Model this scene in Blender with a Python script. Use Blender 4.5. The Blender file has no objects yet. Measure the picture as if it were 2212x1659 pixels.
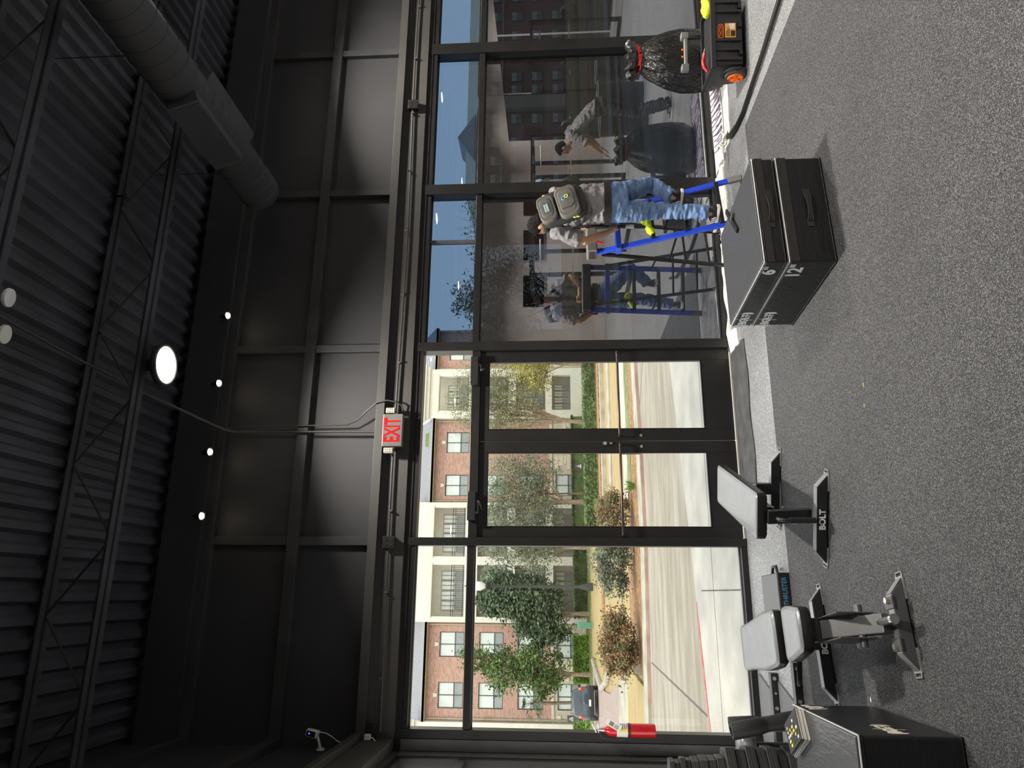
import bpy, math, random
from mathutils import Vector, Matrix, noise
R = math.radians
rnd = random.Random(7)
sc = bpy.context.scene
col = sc.collection

# ---------------------------------------------------------------- camera (phone held sideways: rolled a quarter turn)
FPX, CAMD = 1533.0, 6.9456
yaw, pitch, roll = R(16.4466), R(3.6305), R(-0.57146)
fw = Vector((math.sin(yaw)*math.cos(pitch), math.cos(yaw)*math.cos(pitch), math.sin(pitch)))
r0 = Vector((math.cos(yaw), -math.sin(yaw), 0)); u0 = r0.cross(fw)
rgt = r0*math.cos(roll) + u0*math.sin(roll); up = -r0*math.sin(roll) + u0*math.cos(roll)
cd = bpy.data.cameras.new('camera'); cam = bpy.data.objects.new('camera', cd); col.objects.link(cam)
cd.sensor_fit = 'HORIZONTAL'; cd.sensor_width = 36.0; cd.lens = FPX/2212*36.0; cd.clip_end = 500
M = Matrix.Identity(4)
for i, a in enumerate((-up, rgt, -fw)):
    M[0][i], M[1][i], M[2][i] = a
M.translation = (0, -CAMD, 1.75)
cam.matrix_world = M
sc.camera = cam

# ---------------------------------------------------------------- world, sun, exposure
w = bpy.data.worlds.new('sky'); sc.world = w; w.use_nodes = True
nt = w.node_tree; nt.nodes.clear()
o = nt.nodes.new('ShaderNodeOutputWorld'); bg = nt.nodes.new('ShaderNodeBackground')
tc = nt.nodes.new('ShaderNodeTexCoord'); sp = nt.nodes.new('ShaderNodeSeparateXYZ')
rp = nt.nodes.new('ShaderNodeValToRGB')
e = rp.color_ramp.elements
e[0].position = 0.0; e[0].color = (1.0, 0.985, 0.96, 1); e[1].position = 0.6; e[1].color = (0.90, 0.94, 1.0, 1)
nt.links.new(tc.outputs['Generated'], sp.inputs[0]); nt.links.new(sp.outputs['Z'], rp.inputs[0])
nt.links.new(rp.outputs[0], bg.inputs[0]); bg.inputs[1].default_value = 2.2
nt.links.new(bg.outputs[0], o.inputs[0])
sl = bpy.data.lights.new('sun', 'SUN'); so = bpy.data.objects.new('sun', sl); col.objects.link(so)
sl.energy = 1.7; sl.angle = R(25); sl.color = (1.0, 0.90, 0.76)
so.rotation_euler = Vector((0.35, 0.55, -0.9)).to_track_quat('-Z', 'Y').to_euler()
sc.view_settings.view_transform = 'Standard'; sc.view_settings.look = 'None'
sc.view_settings.exposure = 0.0; sc.view_settings.gamma = 1.0; sc.view_settings.use_curve_mapping = False
LAMP_W = 175.0

# ---------------------------------------------------------------- materials
MT = {}
def mat(name, c, rough=0.5, metal=0.0, var=0.0, vs=8.0, bump=0.0, bs=60.0, emit=None, spec=None, stretch=None, c2=None, coat=0.0, alpha=1.0):
    if name in MT: return MT[name]
    m = bpy.data.materials.new(name); m.use_nodes = True
    n = m.node_tree.nodes; l = m.node_tree.links; b = n['Principled BSDF']
    b.inputs['Base Color'].default_value = (*c, 1); b.inputs['Roughness'].default_value = rough
    b.inputs['Metallic'].default_value = metal
    if spec is not None: b.inputs['Specular IOR Level'].default_value = spec
    if coat: b.inputs['Coat Weight'].default_value = coat
    if alpha < 1: b.inputs['Alpha'].default_value = alpha
    if emit:
        b.inputs['Emission Color'].default_value = (*emit[0], 1); b.inputs['Emission Strength'].default_value = emit[1]
    if var or bump:
        t = n.new('ShaderNodeTexCoord'); mp = n.new('ShaderNodeMapping'); l.new(t.outputs['Object'], mp.inputs[0])
        if stretch: mp.inputs['Scale'].default_value = stretch
    if var:
        x = n.new('ShaderNodeTexNoise'); x.inputs['Scale'].default_value = vs; x.inputs['Detail'].default_value = 5
        l.new(mp.outputs[0], x.inputs['Vector'])
        rr = n.new('ShaderNodeValToRGB')
        lo = c2 if c2 else tuple(max(0, a*(1-var)) for a in c); hi = c if c2 else tuple(min(1, a*(1+var)) for a in c)
        rr.color_ramp.elements[0].position = 0.35; rr.color_ramp.elements[0].color = (*lo, 1)
        rr.color_ramp.elements[1].position = 0.65; rr.color_ramp.elements[1].color = (*hi, 1)
        l.new(x.outputs[0], rr.inputs[0]); l.new(rr.outputs[0], b.inputs['Base Color'])
    if bump:
        y = n.new('ShaderNodeTexNoise'); y.inputs['Scale'].default_value = bs; y.inputs['Detail'].default_value = 3
        l.new(mp.outputs[0], y.inputs['Vector'])
        bp = n.new('ShaderNodeBump'); bp.inputs['Strength'].default_value = bump; bp.inputs['Distance'].default_value = 0.02
        l.new(y.outputs[0], bp.inputs['Height']); l.new(bp.outputs[0], b.inputs['Normal'])
    MT[name] = m; return m

def speck(name, base, sp1, scale, lo, hi, rough=0.8):
    m = bpy.data.materials.new(name); m.use_nodes = True
    n = m.node_tree.nodes; l = m.node_tree.links; b = n['Principled BSDF']; b.inputs['Roughness'].default_value = rough
    t = n.new('ShaderNodeTexCoord')
    v = n.new('ShaderNodeTexVoronoi'); v.inputs['Scale'].default_value = scale
    l.new(t.outputs['Object'], v.inputs['Vector'])
    s = n.new('ShaderNodeSeparateColor'); l.new(v.outputs['Color'], s.inputs[0])
    rr = n.new('ShaderNodeValToRGB'); rr.color_ramp.elements[0].position = lo; rr.color_ramp.elements[0].color = (*base, 1)
    rr.color_ramp.elements[1].position = hi; rr.color_ramp.elements[1].color = (*sp1, 1)
    l.new(s.outputs[0], rr.inputs[0])
    x = n.new('ShaderNodeTexNoise'); x.inputs['Scale'].default_value = 1.3; x.inputs['Detail'].default_value = 4
    l.new(t.outputs['Object'], x.inputs['Vector'])
    mr = n.new('ShaderNodeMapRange'); mr.inputs['To Min'].default_value = 0.75; mr.inputs['To Max'].default_value = 1.25
    l.new(x.outputs[0], mr.inputs[0])
    mx = n.new('ShaderNodeMix'); mx.data_type = 'RGBA'; mx.blend_type = 'MULTIPLY'; mx.inputs[0].default_value = 1.0
    l.new(rr.outputs[0], mx.inputs[6]); l.new(mr.outputs[0], mx.inputs[7]); l.new(mx.outputs[2], b.inputs['Base Color'])
    bp = n.new('ShaderNodeBump'); bp.inputs['Strength'].default_value = 0.25; bp.inputs['Distance'].default_value = 0.003
    l.new(s.outputs[1], bp.inputs['Height']); l.new(bp.outputs[0], b.inputs['Normal'])
    MT[name] = m; return m

def glass(name, tint, refl, rough=0.0, rcol=(1, 1, 1)):
    m = bpy.data.materials.new(name); m.use_nodes = True
    n = m.node_tree.nodes; l = m.node_tree.links; n.clear()
    o = n.new('ShaderNodeOutputMaterial'); mx = n.new('ShaderNodeMixShader')
    t = n.new('ShaderNodeBsdfTransparent'); t.inputs[0].default_value = (*tint, 1)
    g = n.new('ShaderNodeBsdfGlossy'); g.inputs['Roughness'].default_value = rough; g.inputs[0].default_value = (*rcol, 1)
    f = n.new('ShaderNodeFresnel'); f.inputs[0].default_value = 1.5
    mr = n.new('ShaderNodeMapRange'); mr.inputs['From Min'].default_value = 0.04; mr.inputs['To Min'].default_value = refl
    mr.inputs['To Max'].default_value = 1.0
    l.new(f.outputs[0], mr.inputs[0]); l.new(mr.outputs[0], mx.inputs[0])
    l.new(t.outputs[0], mx.inputs[1]); l.new(g.outputs[0], mx.inputs[2]); l.new(mx.outputs[0], o.inputs[0])
    MT[name] = m; return m

def brickmat(name, c1, c2, mortar, bw, bh, ms=0.012, rot=False, bias=0.0):
    m = bpy.data.materials.new(name); m.use_nodes = True
    n = m.node_tree.nodes; l = m.node_tree.links; b = n['Principled BSDF']; b.inputs['Roughness'].default_value = 0.9
    t = n.new('ShaderNodeTexCoord'); s = n.new('ShaderNodeSeparateXYZ'); cb = n.new('ShaderNodeCombineXYZ')
    l.new(t.outputs['Object'], s.inputs[0]); l.new(s.outputs['X'], cb.inputs[0]); l.new(s.outputs['Y' if rot else 'Z'], cb.inputs[1])
    k = n.new('ShaderNodeTexBrick'); k.inputs['Scale'].default_value = 1.0
    k.inputs['Brick Width'].default_value = bw; k.inputs['Row Height'].default_value = bh; k.inputs['Mortar Size'].default_value = ms
    k.inputs['Color1'].default_value = (*c1, 1); k.inputs['Color2'].default_value = (*c2, 1); k.inputs['Mortar'].default_value = (*mortar, 1)
    k.inputs['Bias'].default_value = bias
    l.new(cb.outputs[0], k.inputs['Vector']); l.new(k.outputs[0], b.inputs['Base Color'])
    MT[name] = m; return m

mat('black_paint', (0.032, 0.032, 0.034), 0.55, var=0.25, vs=3)
mat('ceiling_paint', (0.045, 0.045, 0.058), 0.6, var=0.25, vs=2)
mat('wall_panel', (0.028, 0.028, 0.031), 0.6, var=0.12, vs=1.5)
mat('frame_black', (0.010, 0.0095, 0.009), 0.38, var=0.2, vs=5)
mat('header_grey', (0.046, 0.044, 0.041), 0.5, var=0.12, vs=2)
mat('grey_wall', (0.52, 0.47, 0.43), 0.8, var=0.08, vs=1.2)
mat('dark_panel', (0.02, 0.022, 0.026), 0.12)
speck('rubber_dark', (0.010, 0.0105, 0.0115), (0.175, 0.175, 0.182), 330, 0.56, 1.0)
speck('rubber_light', (0.13, 0.135, 0.14), (0.52, 0.52, 0.52), 230, 0.66, 0.98, 0.5)
glass('clear_glass', (0.93, 0.935, 0.90), 0.05)
glass('tint_glass', (0.032, 0.038, 0.048), 0.30, rcol=(0.92, 0.94, 1.0))
glass('tint_upper', (0.075, 0.125, 0.195), 0.13, rcol=(0.92, 0.92, 0.96))
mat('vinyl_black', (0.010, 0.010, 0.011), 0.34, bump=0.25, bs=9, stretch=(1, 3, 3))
mat('vinyl_top_sheen', (0.050, 0.051, 0.054), 0.33, bump=0.16, bs=14, stretch=(4, 1, 1))  # lighter than the black sides: the sheen of box tops is painted in
mat('piping_white', (0.55, 0.55, 0.54), 0.5, var=0.1)
mat('webbing', (0.025, 0.022, 0.020), 0.9, bump=0.3, bs=300)
mat('print_white', (0.78, 0.80, 0.80), 0.6, var=0.08, vs=40)
mat('print_cream', (0.62, 0.58, 0.48), 0.6, var=0.08, vs=40)
mat('steel_black', (0.022, 0.022, 0.024), 0.36, metal=0.2, var=0.15, vs=6)
mat('steel_grey', (0.10, 0.10, 0.102), 0.40, metal=0.3, var=0.12, vs=6)
mat('steel_light', (0.26, 0.26, 0.265), 0.42, metal=0.3, var=0.1, vs=8)
mat('chrome', (0.75, 0.74, 0.72), 0.18, metal=1.0, var=0.05)
mat('bolt_metal', (0.62, 0.58, 0.50), 0.3, metal=0.9, var=0.1)
mat('pad_vinyl_lit', (0.175, 0.185, 0.195), 0.30, bump=0.08, bs=40, var=0.05, spec=0.8)  # base raised and blued to paint in sky reflection on the pads
mat('pad_side', (0.018, 0.017, 0.016), 0.33, bump=0.15, bs=90)
mat('bronze_bar', (0.10, 0.075, 0.06), 0.35, metal=0.6, var=0.1)
mat('white_plastic', (0.72, 0.72, 0.70), 0.4, var=0.03)
mat('grey_plastic', (0.19, 0.185, 0.17), 0.5, var=0.1)
mat('exit_case', (0.10, 0.095, 0.09), 0.45, var=0.06)
mat('exit_red', (0.30, 0.002, 0.002), 0.6, emit=((1.0, 0.003, 0.004), 0.75), spec=0.1)
mat('lamp_cream', (0.40, 0.39, 0.33), 0.4, var=0.03)
mat('led_off', (0.30, 0.29, 0.24), 0.3, var=0.1, vs=60)
mat('lamp_lens', (1, 1, 1), 0.4, emit=((1.0, 0.93, 0.80), 26.0), var=0.01)
mat('spot_lens', (1, 1, 1), 0.4, emit=((1.0, 0.86, 0.62), 40.0), var=0.01)
mat('blue_led', (0.02, 0.03, 0.2), 0.3, emit=((0.05, 0.12, 1.0), 2.5), var=0.01)
mat('ladder_blue', (0.02, 0.07, 0.62), 0.32, var=0.08, coat=0.3)
mat('ladder_black', (0.012, 0.012, 0.012), 0.35, var=0.2)
mat('hi_vis', (0.72, 0.92, 0.02), 0.7, var=0.15, vs=14, bump=0.4, bs=30)
mat('denim', (0.15, 0.245, 0.43), 0.85, var=0.28, vs=10, bump=0.9, bs=11, stretch=(1, 1, 1.6))
mat('shirt_grey', (0.235, 0.225, 0.23), 0.8, var=0.12, vs=8, bump=1.0, bs=14, stretch=(1.6, 1, 0.9))
mat('skin', (0.50, 0.27, 0.16), 0.5, var=0.12, vs=9)
mat('hair', (0.008, 0.007, 0.007), 0.75, spec=0.2, bump=0.8, bs=70, var=0.3, vs=60)
mat('belt_black', (0.014, 0.012, 0.011), 0.55, bump=0.2, bs=40)
mat('shoe_black', (0.016, 0.015, 0.015), 0.55, bump=0.3, bs=50)
mat('sole_white', (0.75, 0.73, 0.68), 0.6, var=0.06)
mat('pack_grey', (0.155, 0.150, 0.130), 0.42, var=0.06)
mat('pack_dark', (0.03, 0.03, 0.028), 0.6, var=0.1)
mat('patch_blue', (0.06, 0.12, 0.25), 0.6, var=0.05)
mat('logo_blue', (0.12, 0.45, 0.75), 0.5, var=0.03)
mat('logo_yellow', (0.75, 0.85, 0.12), 0.5, var=0.03)
mat('sheet_white', (0.80, 0.79, 0.74), 0.6, var=0.10, vs=20, bump=0.5, bs=25)
mat('sheet_lilac', (0.66, 0.55, 0.74), 0.5, var=0.10, vs=14)
mat('sheet_ink', (0.05, 0.045, 0.05), 0.6, var=0.1)
mat('black_cloth', (0.055, 0.055, 0.056), 0.9, var=0.3, vs=6, bump=0.6, bs=10)
mat('bag_plastic', (0.010, 0.010, 0.010), 0.16, bump=0.8, bs=22, spec=0.7, stretch=(2.2, 2.2, 0.7))
mat('red_tie', (0.7, 0.02, 0.02), 0.4, var=0.05)
mat('cart_black', (0.016, 0.016, 0.017), 0.48, var=0.2, vs=12)
mat('scrap_yellow', (0.30, 0.33, 0.08), 0.8, var=0.2)
mat('orange', (0.85, 0.16, 0.01), 0.4, var=0.06)
mat('tyre', (0.05, 0.048, 0.045), 0.8, bump=0.4, bs=60)
mat('sticker', (0.85, 0.38, 0.05), 0.5, var=0.06)
mat('hose_black', (0.012, 0.012, 0.012), 0.4, var=0.1)
mat('ext_red', (0.55, 0.008, 0.012), 0.22, var=0.05, coat=0.5)
mat('label_white', (0.78, 0.76, 0.70), 0.6, var=0.04)
mat('label_yellow', (0.85, 0.75, 0.03), 0.6, var=0.04)
mat('label_black', (0.02, 0.02, 0.02), 0.6, var=0.04)
mat('label_blue', (0.10, 0.40, 0.70), 0.6, var=0.04)
mat('foam_black', (0.016, 0.015, 0.015), 0.6, bump=0.1, bs=80)
mat('hex_rubber', (0.030, 0.029, 0.029), 0.55, bump=0.15, bs=60, var=0.3, vs=20)
mat('diamond_mat', (0.13, 0.135, 0.14), 0.5, bump=0.8, bs=70, stretch=(1, 2, 1))
mat('duct_paint', (0.060, 0.060, 0.064), 0.5, metal=0.1, var=0.08, vs=2)
mat('tv_black', (0.006, 0.006, 0.007), 0.15, var=0.1)
# outside
mat('concrete_walk', (0.47, 0.445, 0.385), 0.85, var=0.14, vs=1.8, bump=0.1, bs=30)
mat('concrete_drive', (0.25, 0.22, 0.16), 0.85, var=0.30, vs=2.4, stretch=(0.3, 1.5, 1), c2=(0.37, 0.34, 0.27))
mat('curb_concrete', (0.40, 0.37, 0.29), 0.85, var=0.2, vs=2)
mat('red_line', (0.55, 0.05, 0.06), 0.7, var=0.3, vs=9, c2=(0.42, 0.22, 0.2))
mat('joint_dark', (0.12, 0.11, 0.10), 0.9, var=0.2)
mat('lawn_tan', (0.43, 0.32, 0.13), 0.95, var=0.3, vs=3.0, c2=(0.33, 0.255, 0.12), stretch=(0.5, 2.2, 1))
mat('lawn_green', (0.17, 0.21, 0.06), 0.95, var=0.4, vs=4.0)
mat('mulch', (0.30, 0.17, 0.07), 0.95, var=0.5, vs=9)
brickmat('pavers', (0.32, 0.24, 0.20), (0.40, 0.33, 0.28), (0.22, 0.19, 0.17), 0.22, 0.11, 0.01, rot=True)
brickmat('brick', (0.36, 0.145, 0.095), (0.52, 0.29, 0.21), (0.52, 0.45, 0.40), 0.24, 0.08, 0.012)
brickmat('hotel_brick', (0.30, 0.17, 0.13), (0.36, 0.21, 0.16), (0.36, 0.28, 0.24), 0.3, 0.1, 0.012)
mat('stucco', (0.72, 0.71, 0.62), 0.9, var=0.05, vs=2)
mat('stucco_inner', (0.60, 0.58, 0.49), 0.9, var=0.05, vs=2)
mat('stone', (0.66, 0.58, 0.40), 0.9, var=0.22, vs=1.4, c2=(0.74, 0.71, 0.60))
mat('stone_mortar', (0.55, 0.50, 0.40), 0.9, var=0.1)
mat('shingle', (0.25, 0.255, 0.265), 0.9, var=0.22, vs=7, stretch=(1, 4, 4))
mat('gutter', (0.44, 0.38, 0.26), 0.6, var=0.06)
mat('win_frame', (0.10, 0.105, 0.10), 0.5, var=0.05)
mat('win_trim', (0.36, 0.33, 0.26), 0.7, var=0.05)
mat('win_pane', (0.66, 0.74, 0.71), 0.12, var=0.10, vs=0.7)
mat('win_screen', (0.30, 0.34, 0.34), 0.35, var=0.10, vs=0.9)
mat('win_dark', (0.12, 0.13, 0.14), 0.12, var=0.3, vs=1.5)
mat('iron', (0.03, 0.03, 0.03), 0.5, var=0.1)
mat('bark', (0.26, 0.20, 0.14), 0.95, var=0.3, vs=6, bump=0.6, bs=20)
mat('leaf_dark', (0.085, 0.13, 0.065), 0.7, var=0.5, vs=2.0)
mat('leaf_olive', (0.20, 0.22, 0.10), 0.75, var=0.4, vs=1.5)
mat('leaf_grey', (0.17, 0.20, 0.12), 0.75, var=0.4, vs=1.5)
mat('leaf_yellow', (0.34, 0.32, 0.07), 0.75, var=0.4, vs=1.5)
mat('leaf_bright', (0.20, 0.34, 0.05), 0.7, var=0.5, vs=1.2)
mat('leaf_hedge', (0.095, 0.155, 0.04), 0.75, var=0.5, vs=2)
mat('leaf_red', (0.30, 0.14, 0.07), 0.75, var=0.5, vs=5, c2=(0.14, 0.17, 0.06))
mat('car_paint', (0.035, 0.065, 0.085), 0.25, coat=0.8, var=0.06)
mat('car_glass', (0.10, 0.12, 0.14), 0.08, var=0.1)
mat('car_plastic', (0.02, 0.02, 0.02), 0.6, var=0.1)
mat('tail_red', (0.55, 0.02, 0.04), 0.25, var=0.05)
mat('tail_amber', (0.85, 0.35, 0.05), 0.25, var=0.05)
mat('lantern', (0.70, 0.74, 0.74), 0.3, var=0.05)
mat('util_green', (0.10, 0.30, 0.20), 0.6, var=0.1)
mat('reflection_green', (0.16, 0.26, 0.07), 0.4, var=0.05)

# ---------------------------------------------------------------- helpers
V = Vector
WM = {}
def basis(ax, ay, az, loc=(0, 0, 0)):
    m = Matrix.Identity(4)
    for i, a in enumerate((ax, ay, az)):
        m[0][i], m[1][i], m[2][i] = a
    m.translation = loc
    return m

class MB:
    def __init__(s): s.v = []; s.f = []
    def add(s, vs, fs):
        n = len(s.v); s.v += [V(v) for v in vs]; s.f += [[i+n for i in f] for f in fs]; return s
    def box(s, x0, x1, y0, y1, z0, z1):
        return s.add([(x0,y0,z0),(x1,y0,z0),(x1,y1,z0),(x0,y1,z0),(x0,y0,z1),(x1,y0,z1),(x1,y1,z1),(x0,y1,z1)],
                     [(0,3,2,1),(4,5,6,7),(0,1,5,4),(1,2,6,5),(2,3,7,6),(3,0,4,7)])
    def obox(s, c, a, b, d):
        c, a, b, d = V(c), V(a), V(b), V(d)
        P = [c+i*a+j*b+k*d for k in (-1, 1) for i, j in ((-1,-1),(1,-1),(1,1),(-1,1))]
        return s.add(P, [(0,3,2,1),(4,5,6,7),(0,1,5,4),(1,2,6,5),(2,3,7,6),(3,0,4,7)])
    def bar(s, p0, p1, wd, ht, upv=(0, 0, 1)):
        p0, p1 = V(p0), V(p1); d = p1-p0; u = V(upv)
        sd = d.cross(u)
        if sd.length < 1e-5: sd = d.cross(V((1, 0, 0)))
        sd.normalize(); u = sd.cross(d).normalized()
        return s.obox((p0+p1)/2, d/2, sd*wd/2, u*ht/2)
    def loft(s, rings, cap=True, closed=True):
        n = len(rings[0]); base = len(s.v); fs = []
        for i in range(len(rings)-1):
            for j in range(n if closed else n-1):
                k = (j+1) % n
                fs.append((i*n+j, i*n+k, (i+1)*n+k, (i+1)*n+j))
        if cap:
            fs.append(tuple(range(n-1, -1, -1))); fs.append(tuple((len(rings)-1)*n+j for j in range(n)))
        return s.add([p for r in rings for p in r], fs)
    def cyl(s, p0, p1, r0, r1=None, n=14):
        p0, p1 = V(p0), V(p1); r1 = r0 if r1 is None else r1
        d = (p1-p0).normalized(); a = d.orthogonal().normalized(); b = d.cross(a)
        return s.loft([[p+(a*math.cos(t)+b*math.sin(t))*r for t in [2*math.pi*i/n for i in range(n)]] for p, r in ((p0, r0), (p1, r1))])
    def tube(s, pts, r, n=8, cap=True):
        pts = [V(p) for p in pts]; rs = r if isinstance(r, (list, tuple)) else [r]*len(pts)
        d = (pts[1]-pts[0]).normalized(); a = d.orthogonal().normalized(); rings = []
        for i, p in enumerate(pts):
            t = (pts[min(i+1, len(pts)-1)]-pts[max(i-1, 0)]).normalized()
            a = (a-t*a.dot(t)).normalized(); b = t.cross(a)
            rings.append([p+(a*math.cos(q)+b*math.sin(q))*rs[i] for q in [2*math.pi*k/n for k in range(n)]])
        return s.loft(rings, cap)
    def sections(s, secs, n=18):
        # secs: (centre, half-vector a, half-vector b); rounded ends
        rings = []
        for c, a, b in secs:
            c, a, b = V(c), V(a), V(b)
            rings.append([c+a*math.cos(q)+b*math.sin(q) for q in [2*math.pi*k/n for k in range(n)]])
        return s.loft(rings)
    def ell(s, c, rx, ry, rz, rot=None, n=16, m=10):
        c = V(c); rot = rot or Matrix.Identity(3); rings = []
        for i in range(m+1):
            th = math.pi*(0.02+0.96*i/m)
            rings.append([c+rot@V((rx*math.sin(th)*math.cos(q), ry*math.sin(th)*math.sin(q), -rz*math.cos(th))) for q in [2*math.pi*k/n for k in range(n)]])
        return s.loft(rings)
    def prism(s, poly, d):
        poly = [V(p) for p in poly]; d = V(d); n = len(poly)
        return s.add(poly+[p+d for p in poly], [tuple(range(n-1, -1, -1)), tuple(range(n, 2*n))]+[(i, (i+1) % n, (i+1) % n+n, i+n) for i in range(n)])
    def lathe(s, prof, c=(0, 0, 0), ax=(0, 0, 1), n=20):
        c = V(c); d = V(ax).normalized(); a = d.orthogonal().normalized(); b = d.cross(a)
        return s.loft([[c+d*z+(a*math.cos(q)+b*math.sin(q))*max(r, 1e-4) for q in [2*math.pi*k/n for k in range(n)]] for r, z in prof])
    def ring(s, c, ax, Rr, r, n=24, m=8, a0=0, a1=2*math.pi):
        c = V(c); d = V(ax).normalized(); a = d.orthogonal().normalized(); b = d.cross(a); full = abs(a1-a0-2*math.pi) < 1e-4
        k = n if full else n+1
        rings = []
        for i in range(k):
            t = a0+(a1-a0)*i/n; e = a*math.cos(t)+b*math.sin(t)
            rings.append([c+e*Rr+(e*math.cos(q)+d*math.sin(q))*r for q in [2*math.pi*j/m for j in range(m)]])
        if full: rings.append(rings[0])
        return s.loft(rings, cap=not full)
    def xf(s, m):
        s.v = [m@v for v in s.v]; return s
    def build(s, name, m, parent=None, smooth=None, bevel=0.0, local=False, seg=2):
        me = bpy.data.meshes.new(name); vs = s.v
        if parent is not None and not local and parent in WM:
            inv = WM[parent].inverted(); vs = [inv@v for v in vs]
        me.from_pydata([tuple(v) for v in vs], [], s.f); me.update()
        me.materials.append(MT[m])
        if smooth:
            me.polygons.foreach_set('use_smooth', [True]*len(me.polygons))
            if smooth < 179: me.set_sharp_from_angle(angle=R(smooth))
        ob = bpy.data.objects.new(name, me); col.objects.link(ob)
        if bevel:
            bm = ob.modifiers.new('bevel', 'BEVEL'); bm.width = bevel; bm.segments = seg; bm.limit_method = 'ANGLE'; bm.angle_limit = R(40)
        if parent is not None:
            ob.parent = parent
            if parent in WM: WM[ob] = WM[parent]
        return ob

def tag(ob, label=None, cat=None, group=None, kind=None):
    if label: ob['label'] = label
    if cat: ob['category'] = cat
    if group: ob['group'] = group
    if kind: ob['kind'] = kind
    return ob
def thing(name, label, cat, loc=(0, 0, 0), rz=0.0, group=None, kind=None):
    ob = bpy.data.objects.new(name, None); col.objects.link(ob); ob.empty_display_size = 0.1
    ob.location = loc; ob.rotation_euler = (0, 0, rz)
    WM[ob] = Matrix.Translation(loc) @ Matrix.Rotation(rz, 4, 'Z')
    return tag(ob, label, cat, group, kind)
def struct(ob, label=None): ob['kind'] = 'structure'; return ob
def copy_tree(o, loc=None, rz=None, parent=None):
    c = o.copy(); col.objects.link(c)
    if parent is not None: c.parent = parent
    if loc is not None: c.location = loc
    if rz is not None: c.rotation_euler = (0, 0, rz)
    for ch in [x for x in o.children]: copy_tree(ch, parent=c)
    return c
def freeze(ob):
    dg = bpy.context.evaluated_depsgraph_get(); dg.update()
    me = bpy.data.meshes.new_from_object(ob.evaluated_get(dg)); ob.modifiers.clear(); ob.data = me
    return ob
def text(s, size, m, parent, mtx, name='lettering', ext=0.0008, sx=1.0, space=1.0, bold=0.0):
    cu = bpy.data.curves.new(name, 'FONT'); cu.body = s; cu.size = size; cu.extrude = ext; cu.align_x = 'CENTER'; cu.align_y = 'CENTER'
    cu.resolution_u = 3; cu.space_character = space; cu.offset = bold
    t = bpy.data.objects.new(name, cu); col.objects.link(t)
    dg = bpy.context.evaluated_depsgraph_get(); me = bpy.data.meshes.new_from_object(t.evaluated_get(dg))
    bpy.data.objects.remove(t); bpy.data.curves.remove(cu)
    me.transform(Matrix.Diagonal((sx, 1, 1, 1))); 
    mm = mtx
    if parent is not None and parent in WM: mm = WM[parent].inverted() @ mtx
    me.transform(mm); me.materials.clear(); me.materials.append(MT[m])
    ob = bpy.data.objects.new(name, me); col.objects.link(ob)
    if parent is not None:
        ob.parent = parent
        if parent in WM: WM[ob] = WM[parent]
    return ob
def remesh(ob, vox, it=4, fac=0.5):
    m = ob.modifiers.new('r', 'REMESH'); m.mode = 'VOXEL'; m.voxel_size = vox; m.use_smooth_shade = True
    if it:
        s = ob.modifiers.new('s', 'SMOOTH'); s.iterations = it; s.factor = fac
    return freeze(ob)

# ================================================================ THE ROOM
LX, RX, BY, CZ = -1.35, 16.0, -17.5, 5.68
fl = struct(MB().box(LX-0.2, RX+0.2, BY-0.2, 0.08, -0.12, 0.0).build('floor', 'rubber_light'))
MB().box(LX, 4.125, BY, -1.25, 0.0, 0.006).build('rubber_mat', 'rubber_dark', fl)

# ceiling: corrugated deck with bar joists under it
d = MB(); pr = 0.17; x = LX-0.1; prof = []
while x < RX+0.1:
    prof += [(x, CZ), (x+0.055, CZ), (x+0.085, CZ+0.05), (x+0.14, CZ+0.05)]; x += pr
rings = [[V((px, y, pz)) for px, pz in prof]+[V((prof[-1][0], y, CZ+0.2)), V((prof[0][0], y, CZ+0.2))] for y in (BY-0.1, 0.15)]
ceil = struct(d.loft(rings).build('ceiling', 'ceiling_paint'))
for yj in (-1.52, -3.15, -4.78, -6.41, -8.04, -9.67, -11.3, -12.93, -14.56, -16.19):
    b = MB(); n = 15; st = (RX-LX)/n/2
    for k in range(2*n):
        a = (LX+k*st, yj, 5.64 if k % 2 == 0 else 5.22); c = (LX+(k+1)*st, yj, 5.22 if k % 2 == 0 else 5.64)
        b.cyl(a, c, 0.009, n=6)
    j = b.build('bar_joist', 'black_paint', ceil)
    for z, nm in ((5.215, 'bottom_chord'), (5.65, 'top_chord')):
        q = MB()
        for s in (-1, 1):
            q.box(LX, RX, yj+s*0.012-(0.058 if s < 0 else 0), yj+s*0.012+(0.058 if s > 0 else 0), z-0.012, z-0.004)
            q.box(LX, RX, yj+s*0.012-0.004, yj+s*0.012+0.004, z-0.012, z+0.045)
        q.build(nm, 'ceiling_paint', j)

# front wall above the glass: panels, girts, studs, header
wfm = MB(); wfm.box(LX-0.1, RX, 0.0, 0.12, 3.17, CZ+0.05); wfm.box(8.06, RX, 0.0, 0.12, 0, 3.17)
wf = struct(wfm.build('wall_front', 'wall_panel'))
MB().box(LX, RX, -0.14, 0.0, 5.22, 5.60).build('ledger_beam', 'wall_panel', wf)
for z0, z1, nm in ((5.12, 5.22, 'girt'), (4.27, 4.38, 'girt')):
    MB().box(LX, RX, -0.075, 0.0, z0, z1).build(nm, 'black_paint', wf, bevel=0.004)
SX = (0.468, 2.44, 4.286, 6.178, 8.06, 10.0, 12.0, 14.0)
for x in SX:
    for z0, z1 in ((3.56, 4.27), (4.38, 5.12)):
        MB().box(x-0.04, x+0.04, -0.06, 0.0, z0, z1).build('stud', 'black_paint', wf, bevel=0.003)
hd = MB(); hd.box(LX, RX, -0.10, 0.0, 3.225, 3.50)
h = struct(hd.build('trim_1', 'header_grey'))
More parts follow.
